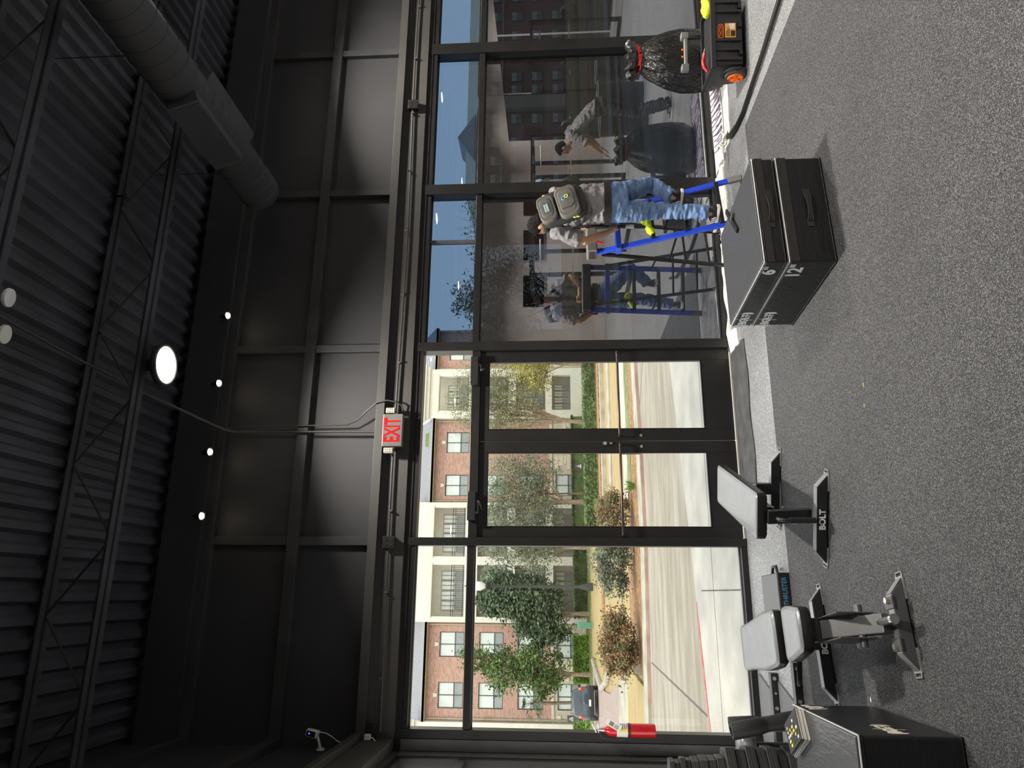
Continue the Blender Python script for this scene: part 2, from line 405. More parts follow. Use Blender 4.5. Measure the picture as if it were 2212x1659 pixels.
c = MB(); c.box(LX, RX, -0.16, -0.10, 3.52, 3.56); c.box(LX, RX, -0.165, -0.155, 3.475, 3.56); c.box(LX, RX, -0.10, 0.0, 3.50, 3.56)
c.build('channel', 'header_grey', h, bevel=0.002)
MB().box(LX, RX, -0.07, 0.0, 3.17, 3.225).build('head_reveal', 'frame_black', h)

# left wall: corner post, window, header
wl = MB()
wl.box(LX-0.12, LX, BY, -2.75, 0, CZ+0.05); wl.box(LX-0.12, LX, -2.75, 0.12, 3.17, CZ+0.05)
wlo = struct(wl.build('wall_left', 'wall_panel'))
MB().box(LX-0.12, LX, -0.225, 0.1, 0, 3.17).build('corner_post', 'header_grey', wlo, bevel=0.004)
q = MB(); q.box(LX, LX+0.10, -2.75, -0.0, 3.225, 3.50); q.box(LX+0.10, LX+0.16, -2.75, -0.0, 3.50, 3.56); q.build('header', 'header_grey', wlo, bevel=0.003)
for z0, z1 in ((5.12, 5.22), (4.27, 4.38)):
    MB().box(LX, LX+0.07, BY, -0.08, z0, z1).build('girt', 'black_paint', wlo)
MB().box(LX, -1.255, -0.06, 0.05, 0.0, 3.17).build('corner_trim', 'frame_black', wlo, bevel=0.003)
MB().box(LX+0.005, -1.245, -0.075, -0.062, 0.0, 3.17).build('corner_bead', 'steel_grey', wlo)
# back and right walls (seen only mirrored in the filmed glass)
struct(MB().box(LX-0.1, RX+0.1, BY-0.15, BY, 0, CZ+0.05).build('wall_back', 'grey_wall'))
wr = struct(MB().box(RX, RX+0.15, BY, 0.1, 0, CZ+0.05).build('wall_right', 'grey_wall'))
for k in range(5):
    MB().box(RX-0.02, RX, -15.5+k*2.6, -15.5+k*2.6+2.5, 0.1, 3.43).build('mirror_panel', 'dark_panel', wr)

# ---------------------------------------------------------------- storefront glazing
def pane(x0, x1, z0, z1, m, parent, y=0.03):
    return MB().add([(x0, y, z0), (x1, y, z0), (x1, y, z1), (x0, y, z1)], [(0, 1, 2, 3)]).build('pane', m, parent)
def window(n, x0, x1, m, muntin=None, right=True):
    # x0,x1 glass edges
    f = MB(); f.box(x0, x1, -0.06, 0.06, 3.12, 3.17); f.box(x0, x1, -0.06, 0.06, 0.0, 0.056)
    f.box(x0, x1, -0.06, 0.06, 2.555, 2.617)
    o = struct(f.build('window_%d' % n, 'frame_black', bevel=0.003))
    pane(x0-0.01, x1+0.01, 2.60, 3.14, 'tint_upper' if m == 'tint_glass' else m, o); pane(x0-0.01, x1+0.01, 0.04, 2.57, m, o)
    g = MB()
    for z in (0.056, 2.617): g.box(x0, x1, 0.0, 0.03, z, z+0.012)
    for z in (2.555, 3.12): g.box(x0, x1, 0.0, 0.03, z-0.012, z)
    g.build('glazing_bead', 'steel_grey' if n == 1 else 'frame_black', o)
    if muntin: MB().box(muntin-0.014, muntin+0.014, -0.01, 0.05, 2.617, 3.12).build('muntin', 'steel_grey', o)
    return o
window(1, -1.17, 0.43, 'clear_glass')
window(3, 2.49, 4.223, 'tint_glass', muntin=3.68)
window(4, 4.349, 6.106, 'tint_glass')
window(5, 6.25, 7.98, 'tint_glass')
f = MB(); f.box(0.506, 2.392, -0.06, 0.06, 3.12, 3.17); f.box(0.506, 2.392, -0.06, 0.06, 2.53, 2.617)
w2 = struct(f.build('window_2', 'frame_black', bevel=0.003)); pane(0.50, 2.40, 2.61, 3.13, 'clear_glass', w2)
for i, (a, b) in enumerate(((-1.255, -1.17), (0.43, 0.506), (2.392, 2.49), (4.223, 4.349), (6.106, 6.25), (7.98, 8.06))):
    t = struct(MB().box(a, b, -0.075, 0.075, 0.0, 3.225).build('trim_%d' % (i+2), 'frame_black', bevel=0.004))
# window of the left wall
f = MB()
for z0, z1 in ((0, 0.056), (2.555, 2.617), (3.12, 3.17)): f.box(LX-0.12, LX-0.01, -2.70, -0.28, z0, z1)
for y0, y1 in ((-2.75, -2.66), (-0.31, -0.225), (-1.52, -1.44)): f.box(LX-0.12, LX-0.01, y0, y1, 0, 3.17)
w6 = struct(f.build('window_6', 'frame_black', bevel=0.003))
for y0, y1 in ((-2.66, -1.52), (-1.44, -0.31)):
    for z0, z1 in ((0.05, 2.56), (2.61, 3.13)):
        MB().add([(LX-0.06, y0, z0), (LX-0.06, y1, z0), (LX-0.06, y1, z1), (LX-0.06, y0, z1)], [(0, 1, 2, 3)]).build('pane', 'clear_glass', w6)

# double doors
for n, x0, x1, g0, g1, mir in ((1, 0.512, 1.443, 0.612, 1.330, 1), (2, 1.451, 2.386, 1.567, 2.275, -1)):
    dr = thing('door_%d' % n, None, None, (x0, 0, 0), kind='structure')
    for a, b in ((x0, g0), (g1, x1)): MB().box(a, b, -0.03, 0.03, 0.018, 2.53).build('stile', 'frame_black', dr, bevel=0.003)
    for a, b, nm in ((0.018, 0.303, 'bottom_rail'), (2.44, 2.53, 'top_rail')): MB().box(g0, g1, -0.03, 0.03, a, b).build(nm, 'frame_black', dr, bevel=0.003)
    pane(g0, g1, 0.30, 2.445, 'clear_glass', dr, 0.0)
    q = MB()
    q.box(g0, g1, -0.034, -0.026, 0.303, 0.309); q.box(g0, g1, -0.034, -0.026, 2.434, 2.44)
    q.box(g0, g0+0.006, -0.034, -0.026, 0.303, 2.44); q.box(g1-0.006, g1, -0.034, -0.026, 0.303, 2.44); q.build('glazing_bead', 'frame_black', dr)
    pb = MB(); a, b = (0.532, 1.41) if n == 1 else (1.492, 2.36)
    pb.tube([(a, -0.03, 1.143), (a, -0.075, 1.143), (a+0.02, -0.09, 1.143), (b-0.02, -0.09, 1.143), (b, -0.075, 1.143), (b, -0.03, 1.143)], 0.0125, 10)
    pb.build('push_bar', 'bronze_bar', dr, smooth=60)
    for z in (0.93,):
        xx = 1.39 if n == 1 else 1.50
        MB().cyl((xx, -0.03, z), (xx, -0.036, z), 0.014).build('screw_cap', 'bolt_metal', dr, smooth=40)
    if n == 1:
        lk = MB().box(1.405, 1.437, -0.036, -0.03, 1.20, 1.31).build('lock_plate', 'steel_black', dr, bevel=0.002)
        MB().cyl((1.42, -0.03, 1.285), (1.42, -0.05, 1.285), 0.018).build('thumb_turn', 'chrome', lk, smooth=40)
        MB().box(1.413, 1.428, -0.045, -0.03, 1.215, 1.24).build('indicator', 'bolt_metal', lk)
        MB().tube([(1.345, 0.03, 1.135), (1.345, 0.08, 1.13), (1.345, 0.09, 1.11), (1.345, 0.09, 0.95), (1.345, 0.08, 0.93), (1.345, 0.03, 0.925)], 0.012, 8).build('pull_handle', 'steel_grey', dr, smooth=60)
    cx = (0.665, 0.94) if n == 1 else (2.01, 2.315)
    cl = MB().box(cx[0], cx[1], -0.12, -0.03, 2.545, 2.625).build('door_closer', 'steel_black', dr, bevel=0.006)
    px = cx[0]+0.08 if n == 1 else cx[1]-0.08
    arm = MB(); arm.cyl((px, -0.075, 2.545), (px, -0.075, 2.52), 0.015)
    ex = px+0.09*mir
    arm.bar((px, -0.075, 2.522), (ex, -0.19, 2.515), 0.022, 0.008); arm.bar((ex, -0.19, 2.508), (px+0.03*mir, -0.035, 2.49), 0.02, 0.008)
    arm.build('closer_arm', 'steel_grey', cl)
struct(MB().box(0.506, 2.392, -0.07, 0.07, 0.0, 0.004).build('trim_9', 'bolt_metal'))

# ---------------------------------------------------------------- fittings on the front wall
cdt = MB(); P = [(x, -0.13, 3.36+0.012*math.sin(x*1.3)) for x in [LX+0.16+i*0.35 for i in range(34)]]
cdt.tube(P, 0.011, 8)
cdo = tag(cdt.build('wall_conduit', 'header_grey', smooth=60), 'thin dark conduit running along the header above the whole glass front', 'conduit')
for x in [LX+0.6+i*0.75 for i in range(14)]:
    MB().box(x-0.008, x+0.008, -0.146, -0.10, 3.345, 3.378).build('pipe_clip', 'steel_grey', cdo)
def jbox(x, z, label, y=-0.10):
    t = thing('junction_box', label, 'electrical box', (x, y, z-0.055), group='square black outlet boxes on the header')
    MB().box(x-0.055, x+0.055, y-0.055, y, z-0.055, z+0.055).build('box_body', 'steel_black', t, bevel=0.006)
    MB().box(x-0.058, x+0.058, y-0.062, y-0.054, z-0.058, z+0.058).build('cover_plate', 'frame_black', t, bevel=0.006)
    for dx in (-0.026, 0.026):
        for dz in (-0.026, 0.026):
            MB().cyl((x+dx, y-0.061, z+dz), (x+dx, y-0.066, z+dz), 0.014, n=12).build('socket', 'steel_black', t, smooth=40)
    for s in (-1, 1):
        for k in (-1, 1): MB().cyl((x+s*0.047, y-0.061, z+k*0.047), (x+s*0.047, y-0.066, z+k*0.047), 0.005, n=8).build('cover_screw', 'chrome', t)
jbox(0.452, 3.36, 'square black outlet box above the window left of the doors')
jbox(5.35, 3.36, 'square black outlet box above the filmed glass to the right')
jbox(-1.19, 3.44, 'square black outlet box in the corner with a white plug in it')

# exit sign
t = thing('exit_sign', 'grey exit sign with glowing red EXIT letters above the double doors', 'sign', (1.525, -0.165, 3.268))
MB().box(1.362, 1.688, -0.23, -0.165, 3.268, 3.466).build('sign_case', 'exit_case', t, bevel=0.006)
text('EXIT', 0.215, 'exit_red', t, basis((1, 0, 0), (0, 0, 1), (0, -1, 0), (1.525, -0.231, 3.365)), ext=0.002, sx=0.56, bold=0.005)
for s, xx in ((-1, 1.325), (1, 1.727)):
    hb = MB().box(xx-0.026, xx+0.026, -0.22, -0.17, 3.355, 3.445).build('lamp_head', 'lamp_cream', t, bevel=0.004)
    for i in range(4):
        for j in range(2):
            MB().cyl((xx-0.011+j*0.022, -0.22, 3.367+i*0.022), (xx-0.011+j*0.022, -0.224, 3.367+i*0.022), 0.008, n=8).build('led_cell', 'led_off', hb)
    MB().box(min(xx, xx-s*0.05), max(xx, xx-s*0.05), -0.205, -0.185, 3.345, 3.36).build('lamp_bracket', 'exit_case', t)
MB().box(1.40, 1.65, -0.165, -0.10, 3.30, 3.44).build('back_box', 'exit_case', t)
cv = MB(); cv.tube([(1.73, -0.12, 3.285), (1.80, -0.15, 3.31), (1.83, -0.17, 3.38), (1.84, -0.18, 3.45), (1.82, -0.18, 3.55), (1.75, -0.12, 3.66), (1.66, -0.09, 3.76), (1.61, -0.10, 3.86), (1.605, -0.10, 4.2), (1.60, -0.10, 4.5), (1.595, -0.10, 4.9), (1.585, -0.10, 5.1)], 0.008, 8)
tag(cv.build('flexible_cable', 'header_grey', smooth=60), 'looping dark flexible cable beside the exit sign', 'cable')
cv = MB(); cv.tube([(1.53, -0.12, 3.46), (1.535, -0.12, 4.0), (1.54, -0.12, 5.0), (1.55, -0.16, 5.08), (1.58, -0.30, 5.16), (1.68, -1.1, 5.42), (1.76, -1.8, 5.56), (1.84, -2.6, 5.65)], 0.012, 8)
tag(cv.build('ceiling_conduit', 'header_grey', smooth=60), 'straight dark conduit rising from the exit sign to the ceiling', 'conduit')

# small white camera on the left wall, its cable and plug
t = thing('security_camera', 'small white security camera with a blue light on the dark wall', 'camera', (-1.33, -0.17, 3.83))
cm = Matrix.Translation((-1.20, -0.2, 3.93)) @ Matrix.Rotation(R(12), 4, 'Y')
b = MB().box(-0.03, 0.03, -0.035, 0.035, -0.055, 0.055).xf(cm); b.build('camera_body', 'white_plastic', t, bevel=0.01)
MB().box(-0.022, 0.022, -0.038, -0.034, -0.035, 0.045).xf(cm).build('camera_face', 'tv_black', t, bevel=0.003)
MB().ell((0, -0.039, 0.02), 0.007, 0.003, 0.007).xf(cm).build('status_light', 'blue_led', t, smooth=170)
MB().cyl((-1.34, -0.17, 3.86), (-1.325, -0.17, 3.86), 0.035, n=18).build('mount_disc', 'white_plastic', t, smooth=40)
MB().cyl((-1.33, -0.17, 3.86), (-1.22, -0.19, 3.89), 0.012, n=10).build('mount_arm', 'white_plastic', t, smooth=40)
MB().tube([(-1.19, -0.2, 3.875), (-1.20, -0.18, 3.82), (-1.23, -0.16, 3.77), (-1.26, -0.17, 3.72), (-1.28, -0.18, 3.66), (-1.31, -0.19, 3.62), (-1.335, -0.20, 3.58), (-1.335, -0.21, 3.575)], 0.0045, 6).build('power_cable', 'white_plastic', t, smooth=60)
t = thing('plug_adapter', 'white cube charger plugged into the corner outlet box', 'plug', (-1.22, -0.165, 3.42))
MB().box(-1.245, -1.20, -0.215, -0.166, 3.415, 3.465).build('plug_body', 'white_plastic', t, bevel=0.004)
MB().tube([(-1.225, -0.19, 3.416), (-1.228, -0.20, 3.39), (-1.25, -0.21, 3.365), (-1.275, -0.2, 3.36), (-1.28, -0.19, 3.38)], 0.0045, 6).build('plug_cable', 'white_plastic', t, smooth=60)

# fire extinguisher on the corner post
ex, ey = -1.135, -0.135
t = thing('fire_extinguisher', 'red fire extinguisher hanging on the black corner post', 'fire extinguisher', (ex, ey, 0.93))
MB().lathe([(0.0, 0), (0.050, 0.0), (0.056, 0.012), (0.056, 0.36), (0.05, 0.40), (0.03, 0.425), (0.02, 0.44), (0.0, 0.44)], (ex, ey, 0.93), n=24).build('cylinder', 'ext_red', t, smooth=50)
MB().cyl((ex, ey, 1.145), (ex, ey, 1.165), 0.0575, n=24).build('strap', 'label_black', t, smooth=50)
def arcband(r, z0, z1, a0, a1, m, nm, par):
    q = MB(); n = 10
    ring = [(ex+r*math.cos(a0+(a1-a0)*i/n), ey+r*math.sin(a0+(a1-a0)*i/n)) for i in range(n+1)]
    q.add([(x, y, z) for z in (z0, z1) for x, y in ring], [(i, i+1, i+n+2, i+n+1) for i in range(n)]); return q.build(nm, m, par, smooth=60)
lb = arcband(0.0568, 1.172, 1.265, R(200), R(380), 'label_white', 'label', t)
arcband(0.0572, 1.172, 1.262, R(268), R(284), 'label_yellow', 'label_band', lb)
for k in range(5): arcband(0.0572, 1.18+k*0.016, 1.186+k*0.016, R(290), R(345), 'label_black', 'label_print', lb)
v = MB(); v.cyl((ex, ey, 1.37), (ex, ey, 1.40), 0.022); v.cyl((ex, ey, 1.40), (ex, ey, 1.43), 0.016); v.build('valve', 'chrome', t, smooth=40)
MB().bar((ex-0.02, ey, 1.44), (ex+0.045, ey-0.01, 1.475), 0.02, 0.006).build('lever', 'chrome', t)
MB().bar((ex-0.02, ey, 1.42), (ex+0.05, ey-0.01, 1.425), 0.02, 0.006).build('carry_handle', 'chrome', t)
MB().ring((ex+0.03, ey-0.012, 1.45), (0.3, 1, 0), 0.017, 0.0025).build('pull_ring', 'chrome', t, smooth=170)
MB().tube([(ex-0.02, ey, 1.41), (ex-0.06, ey-0.03, 1.39), (ex-0.07, ey-0.04, 1.3), (ex-0.065, ey-0.04, 1.2)], 0.009, 8).build('hose', 'label_black', t, smooth=60)
tm = Matrix.Translation((ex+0.055, ey-0.065, 1.30)) @ Matrix.Rotation(R(28), 4, 'Y')
tg = MB().box(-0.028, 0.028, -0.001, 0.001, -0.075, 0.06).xf(tm).build('inspection_tag', 'label_white', t)
MB().tube([(ex+0.02, ey-0.02, 1.42), (ex+0.07, ey-0.06, 1.37), (ex+0.078, ey-0.065, 1.355)], 0.0015, 5).build('tag_string', 'label_white', t)
for k in range(9): MB().box(-0.018+k*0.004, -0.018+k*0.004+(0.001+0.0012*(k % 3)), -0.0018, -0.001, -0.01, 0.03).xf(tm).build('bar_mark', 'label_black', tg)
for k in range(4): MB().box(-0.02, 0.018-0.006*(k % 2), -0.0018, -0.001, -0.055+k*0.01, -0.051+k*0.01).xf(tm).build('print_line', 'label_black', tg)

# ---------------------------------------------------------------- ceiling things: lamps, spots, duct
def highbay(x, y, label, z=5.05):
    t = thing('high_bay_lamp', label, 'lamp', (x, y, z), group='round high bay lamps under the black ceiling')
    MB().lathe([(0.0, 0.17), (0.05, 0.17), (0.06, 0.10), (0.12, 0.075), (0.178, 0.05), (0.182, 0.02), (0.165, 0.012), (0.0, 0.015)], (x, y, z), n=28).build('housing', 'steel_black', t, smooth=40)
    MB().lathe([(0.0, 0.004), (0.148, 0.004), (0.150, 0.012), (0.0, 0.013)], (x, y, z), n=28).build('lens', 'lamp_lens', t, smooth=40)
    MB().ring((x, y, z+0.008), (0, 0, 1), 0.166, 0.012, 32, 8).build('rim', 'steel_grey', t, smooth=170)
    MB().ring((x, y, z+0.20), (1, 0, 0), 0.03, 0.006, 16, 6).build('hook', 'steel_grey', t, smooth=170)
    MB().cyl((x, y, z+0.22), (x, y, 5.22 if z+0.22 < 5.22 else z+0.25), 0.004, n=6).build('hanger', 'steel_black', t)
    L = bpy.data.lights.new('lamp_light', 'AREA'); L.shape = 'DISK'; L.size = 0.29; L.energy = LAMP_W; L.spread = R(125); L.color = (1.0, 0.94, 0.86)
    lo = bpy.data.objects.new('lamp_light', L); col.objects.link(lo); lo.parent = t; lo.location = (0, 0, -0.005)
    return t
for x, y, lb in ((1.83, -1.42, 'brightly lit round high bay lamp hanging near the exit sign'),):
    highbay(x, y, lb)
for x in (1.85, 5.95, 10.0, 14.0):
    for y in (-1.42, -6.0, -10.5, -15.0):
        if (x, y) != (1.85, -1.42): highbay(x, y, 'lit round high bay lamp, %s column from the left wall, %s row from the glass' % ({1.85: 'first', 5.95: 'second', 10.0: 'third', 14.0: 'fourth'}[x], {-1.42: 'first', -6.0: 'second', -10.5: 'third', -15.0: 'fourth'}[y]))
for i, (x, lb) in enumerate(((0.68, 'small lit spotlight nearest the dark left corner'), (1.30, 'small lit spotlight above the exit sign conduit'), (2.0, 'small lit spotlight just under the big round lamp'), (2.73, 'small lit spotlight farthest from the left corner'))):
    t = thing('spotlight', lb, 'spotlight', (x, -0.3, 5.14), group='row of small spotlights along the wall beam')
    MB().lathe([(0.0, 0.09), (0.022, 0.09), (0.028, 0.02), (0.040, 0.0), (0.036, 0.002), (0.0, 0.004)], (x, -0.3, 5.14), (0.0, 0.35, 1), n=16).build('spot_body', 'steel_black', t, smooth=40)
    MB().ell((x, -0.305, 5.138), 0.028, 0.028, 0.018, n=14, m=6).build('spot_lens', 'spot_lens', t, smooth=170)
    MB().tube([(x, -0.27, 5.22), (x, -0.24, 5.26), (x, -0.14, 5.27)], 0.008, 6).build('spot_arm', 'steel_black', t, smooth=60)
for x, y, lb in ((1.73, -3.08, 'round white disc at the ceiling edge, the one farther from the corner'), (1.50, -3.05, 'round white disc at the ceiling edge, the one nearer the left corner')):
    t = thing('ceiling_disc', lb, 'ceiling disc', (x, y, 5.13), group='round white discs under the ceiling')
    MB().lathe([(0.0, 0.03), (0.05, 0.028), (0.06, 0.015), (0.058, 0.0), (0.0, -0.006)], (x, y, 5.13), (0.15, -0.2, 1), n=22).build('disc', 'white_plastic', t, smooth=40)
    MB().cyl((x, y, 5.15), (x, y-0.02, 5.22), 0.01, n=8).build('stem', 'steel_black', t)
# spiral duct
dx, dz, dr_ = 3.96, 4.80, 0.20
t = thing('spiral_duct', 'large round dark grey spiral air duct under the ceiling', 'air duct', (dx, -0.6, dz-dr_))
MB().lathe([(0.0, 0.0), (0.19, 0.0), (dr_, 0.015), (dr_, 6.9)], (dx, -0.62, dz), (0, -1, 0), n=36).build('duct_tube', 'duct_paint', t, smooth=40)
sm = MB(); n = 36
for k in range(44):
    y0 = -0.72-k*0.15; rg = []
    sm.ring((dx, y0, dz), (0.12, -1, 0.0), dr_+0.001, 0.0035, 36, 5)
sm.build('spiral_seam', 'ceiling_paint', t, smooth=170)
for s, y0 in ((-1, -1.9), (1, -1.75)):
    a = V((s*0.94, 0, -0.34)).normalized(); b = V((0, 1, 0)); c = a.cross(b)
    bx = MB().obox(V((dx, y0, dz))+a*0.19, a*0.07, b*0.42, c*0.13); rg = bx.build('register_box', 'duct_paint', t, bevel=0.004)
    fm = MB()
    for k in range(12):
        fm.obox(V((dx, y0, dz))+a*0.262+c*(-0.11+k*0.02), a*0.004, b*0.39, c*0.004)
    fm.build('louvre_set', 'ceiling_paint', rg)
for y0 in (-1.0, -2.6, -4.2): MB().cyl((dx, y0, dz+dr_), (dx, y0, 5.68), 0.004, n=6).build('hanger_rod', 'steel_black', t)
t = thing('sprinkler_head', 'small dark sprinkler head below the ceiling deck beside the duct', 'sprinkler', (3.34, -1.62, 5.55))
MB().lathe([(0.0, 0.0), (0.035, 0.0), (0.035, 0.006), (0.012, 0.012), (0.012, 0.13), (0.0, 0.13)], (3.34, -1.62, 5.55), n=16).build('sprinkler_body', 'steel_black', t, smooth=40)

# ================================================================ OUTSIDE
G = -0.12
def slab(name, poly, z1, m, th=0.06):
    return struct(MB().prism([(x, y, z1-th) for x, y in poly], (0, 0, th)).build(name, m))
def rect(x0, x1, y0, y1): return [(x0, y0), (x1, y0), (x1, y1), (x0, y1)]
slab('ground', rect(-120, 220, 0.12, 220), G-0.07, 'lawn_tan', 0.3)
EDGE = [(-12, 0.5), (-3, 2.5), (-1.5, 2.95), (-0.35, 3.25), (0.6, 3.5), (2.0, 3.9), (3.7, 4.45), (8, 5.8), (14, 7.2), (30, 8.0)]
walk = slab('sidewalk', [(-12, 0.09), (30, 0.09)]+EDGE[::-1], G, 'concrete_walk')
for y0, z in ((2.15, 0), ):
    MB().box(-6, 8, y0-0.006, y0+0.006, G-0.01, G+0.002).build('joint_line', 'joint_dark', walk)
for x0 in (-1.95+2.0*k for k in range(-1, 6)):
    MB().box(x0-0.008, x0+0.008, 0.1, 2.9+0.3*x0 if x0 < 4 else 4.2, G-0.01, G+0.002).build('joint_line', 'joint_dark', walk)
far = [(-14, 10.2), (-2.2, 9.35), (0.9, 8.85), (3.0, 8.95), (5.3, 9.3), (12, 10.0), (40, 12.0)]
drive = slab('driveway', EDGE+far[::-1], G-0.03, 'concrete_drive')
MB().bar((-1.36, 8.9, G-0.028), (-1.51, 3.05, G-0.028), 0.03, 0.006).build('joint_line', 'joint_dark', drive)
MB().bar((7.0, 6.0, G-0.028), (4.2, 9.0, G-0.028), 0.03, 0.006).build('joint_line', 'joint_dark', drive)
# curb with its red line
cb = MB()
for (a, b) in zip(far[:-1], far[1:]):
    cb.prism([(a[0], a[1], G-0.06), (b[0], b[1], G-0.06), (b[0], b[1]+0.75, G-0.06), (a[0], a[1]+0.75, G-0.06)], (0, 0, 0.06+0.035))
curb = struct(cb.build('curb', 'curb_concrete'))
rl = MB()
for (a, b) in zip(far[1:-1], far[2:]): rl.bar((a[0], a[1]-0.05, G-0.027), (b[0], b[1]-0.05, G-0.027), 0.07, 0.006)
rl.build('red_line', 'red_line', curb)
rl = MB(); rl.bar((-3, 2.52, G+0.002), (-1.5, 2.97, G+0.002), 0.10, 0.006); rl.bar((-1.5, 2.97, G+0.002), (-0.35, 3.27, G+0.002), 0.09, 0.006); rl.bar((-0.35, 3.27, G+0.002), (-0.1, 3.33, G+0.002), 0.05, 0.006)
rl.build('red_line', 'red_line', walk)
far2 = [(x, y+0.75) for x, y in far]
slab('verge_bed', [(-1.8, 9.9)]+far2[2:]+[(40, 14.2), (8, 12.6), (4.3, 12.2), (2.5, 12.6), (0.5, 13.4), (-1.5, 12.8)], G-0.02, 'mulch')
slab('lawn_strip', [(2.6, 11.5), (5.3, 11.5), (12, 12.1), (40, 13.6), (40, 14.2), (8, 12.6), (4.3, 12.2), (2.6, 12.4)], G-0.012, 'lawn_green')
slab('footpath', [(2.4, 12.3), (4.3, 12.2), (8, 12.6), (40, 14.2), (40, 15.8), (8, 14.0), (4.6, 13.45), (2.4, 13.3)], G, 'concrete_walk')
slab('paver_drive', [(-1.95, 14.5), (-3.6, 22), (-4.0, 26), (-3.5, 37), (-14, 37), (-22, 24), (-16, 10.9), (-2.2, 10.1)], G-0.01, 'pavers')
slab('apron', [(-2.0, 10.2), (-1.9, 14.5), (-20, 18), (-16, 10.9)], G-0.002, 'lawn_tan')
slab('apron_band', [(-2.2, 14.4), (-2.6, 17.5), (-20, 23), (-20, 18)], G-0.001, 'curb_concrete')
cbt = MB().tube([(-1.7, 11, G), (-1.6, 16, G), (-2.3, 20.5, G), (-3.4, 24, G), (-4.1, 28, G), (-3.6, 36, G)], 0.13, 8).build('curb_arc', 'curb_concrete', smooth=60); struct(cbt)
slab('lawn_front', rect(-30, 60, 38.5, 46), G-0.02, 'lawn_green')
slab('mulch_band', rect(-3.2, 60, 24.8, 26.4), G-0.02, 'mulch')
slab('street', rect(3.5, 120, 18.5, 19.6), G-0.03, 'curb_concrete')
struct(MB().bar((3.5, 21.6, G), (120, 26, G), 0.5, 0.2).build('street_curb', 'curb_concrete'))

# ---------------------------------------------------------------- the apartment block across the drive
BYF = 45.0
bt = thing('apartment_building', 'brick and cream stucco apartment block across the drive behind the trees', 'building', (6, BYF, G))
WIN = None
def bwin(x0, x1, z0, z1, y, par, split=0.63, screen=True, frame='win_frame'):
    f = MB(); t_ = 0.06
    f.box(x0-t_, x1+t_, y-0.03, y+0.05, z0-t_, z0); f.box(x0-t_, x1+t_, y-0.03, y+0.05, z1, z1+t_)
    f.box(x0-t_, x0, y-0.03, y+0.05, z0, z1); f.box(x1, x1+t_, y-0.03, y+0.05, z0, z1)
    xm, zm = (x0+x1)/2, z1-(z1-z0)*split
    f.box(xm-0.03, xm+0.03, y-0.03, y+0.05, z0, z1); f.box(x0, x1, y-0.03, y+0.05, zm-0.03, zm+0.03)
    wo = f.build('window', frame, par)
    for a, b in ((x0, xm-0.03), (xm+0.03, x1)):
        MB().box(a, b, y, y+0.03, zm+0.03, z1).build('pane', 'win_pane', wo)
        MB().box(a, b, y, y+0.03, z0, zm-0.03).build('screen', 'win_screen' if screen else 'win_pane', wo)
    return wo
def bwall(x0, x1, y, z0, z1, holes, m, nm):
    # wall of boxes around window holes (holes share rows)
    b = MB(); xs = sorted({x0, x1} | {h[0] for h in holes} | {h[1] for h in holes}); zs = sorted({z0, z1} | {h[2] for h in holes} | {h[3] for h in holes})
    for i in range(len(xs)-1):
        for j in range(len(zs)-1):
            cx, cz = (xs[i]+xs[i+1])/2, (zs[j]+zs[j+1])/2
            if any(h[0] < cx < h[1] and h[2] < cz < h[3] for h in holes): continue
            b.box(xs[i], xs[i+1], y, y+0.4, zs[j], zs[j+1])
    return b.build(nm, m, bt)
rows = ((8.35, 10.06), (5.62, 7.30), (2.89, 4.62))
def brick_section(x0, x1, cols, eave=10.86):
    H = [(a, b, z0, z1) for a, b in cols for z0, z1 in rows]; H2 = [(a, b, 0.45, 1.92) for a, b in cols]
    bwall(x0, x1, BYF, 2.2, eave, H, 'brick', 'brick_wall')
    bwall(x0, x1, BYF, G, 2.2, H2, 'stone_mortar', 'stone_base')
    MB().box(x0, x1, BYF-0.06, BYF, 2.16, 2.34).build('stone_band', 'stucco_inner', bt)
    for a, b, z0, z1 in H: bwin(a+0.06, b-0.06, z0+0.06, z1-0.06, BYF+0.12, bt)
    for a, b, z0, z1 in H2: bwin(a+0.06, b-0.06, z0+0.06, z1-0.06, BYF+0.12, bt, screen=True)
    for a, b in cols:
        MB().prism([((a+b)/2-0.09, BYF-0.06, rows[0][1]+0.08), ((a+b)/2+0.09, BYF-0.06, rows[0][1]+0.08), ((a+b)/2+0.14, BYF-0.06, rows[0][1]+0.34), ((a+b)/2-0.14, BYF-0.06, rows[0][1]+0.34)], (0, 0.08, 0)).build('keystone', 'stucco', bt)
        MB().box(a-0.35, b+0.35, BYF-0.03, BYF, rows[0][1]+0.62, rows[0][1]+0.70).build('brick_course', 'brick', bt)
    g = MB(); g.box(x0, x1, BYF-0.45, BYF+0.02, eave, eave+0.13); g.box(x0, x1, BYF-0.55, BYF-0.4, eave+0.05, eave+0.22); g.build('gutter', 'gutter', bt)
    for x in (x0+0.15, x1-0.15): MB().cyl((x, BYF-0.12, G), (x, BYF-0.12, eave), 0.06, n=8).build('downpipe', 'gutter', bt, smooth=50)
    MB().prism([(x0, BYF-0.55, eave+0.2), (x0, BYF+9, eave+5.2), (x0, BYF+9, eave+5.0), (x0, BYF-0.55, eave+0.05)], (x1-x0, 0, 0)).build('shingle_roof', 'shingle', bt)
brick_section(-8.3, -1.98, ((-7.53, -5.88), (-4.27, -2.62)))
brick_section(6.28, 12.55, ((6.80, 8.38), (10.0, 11.6)))
brick_section(16.42, 19.78, ((17.3, 18.7),))
MB().box(19.38, 19.78, BYF+0.4, BYF+16, G, 10.9).build('side_wall', 'brick', bt)
MB().box(10.6, 11.55, BYF+0.2, BYF+0.5, 11.1, 11.72).build('green_reflection', 'reflection_green', bt)  # green block added to stand in for a reflection on the door glass
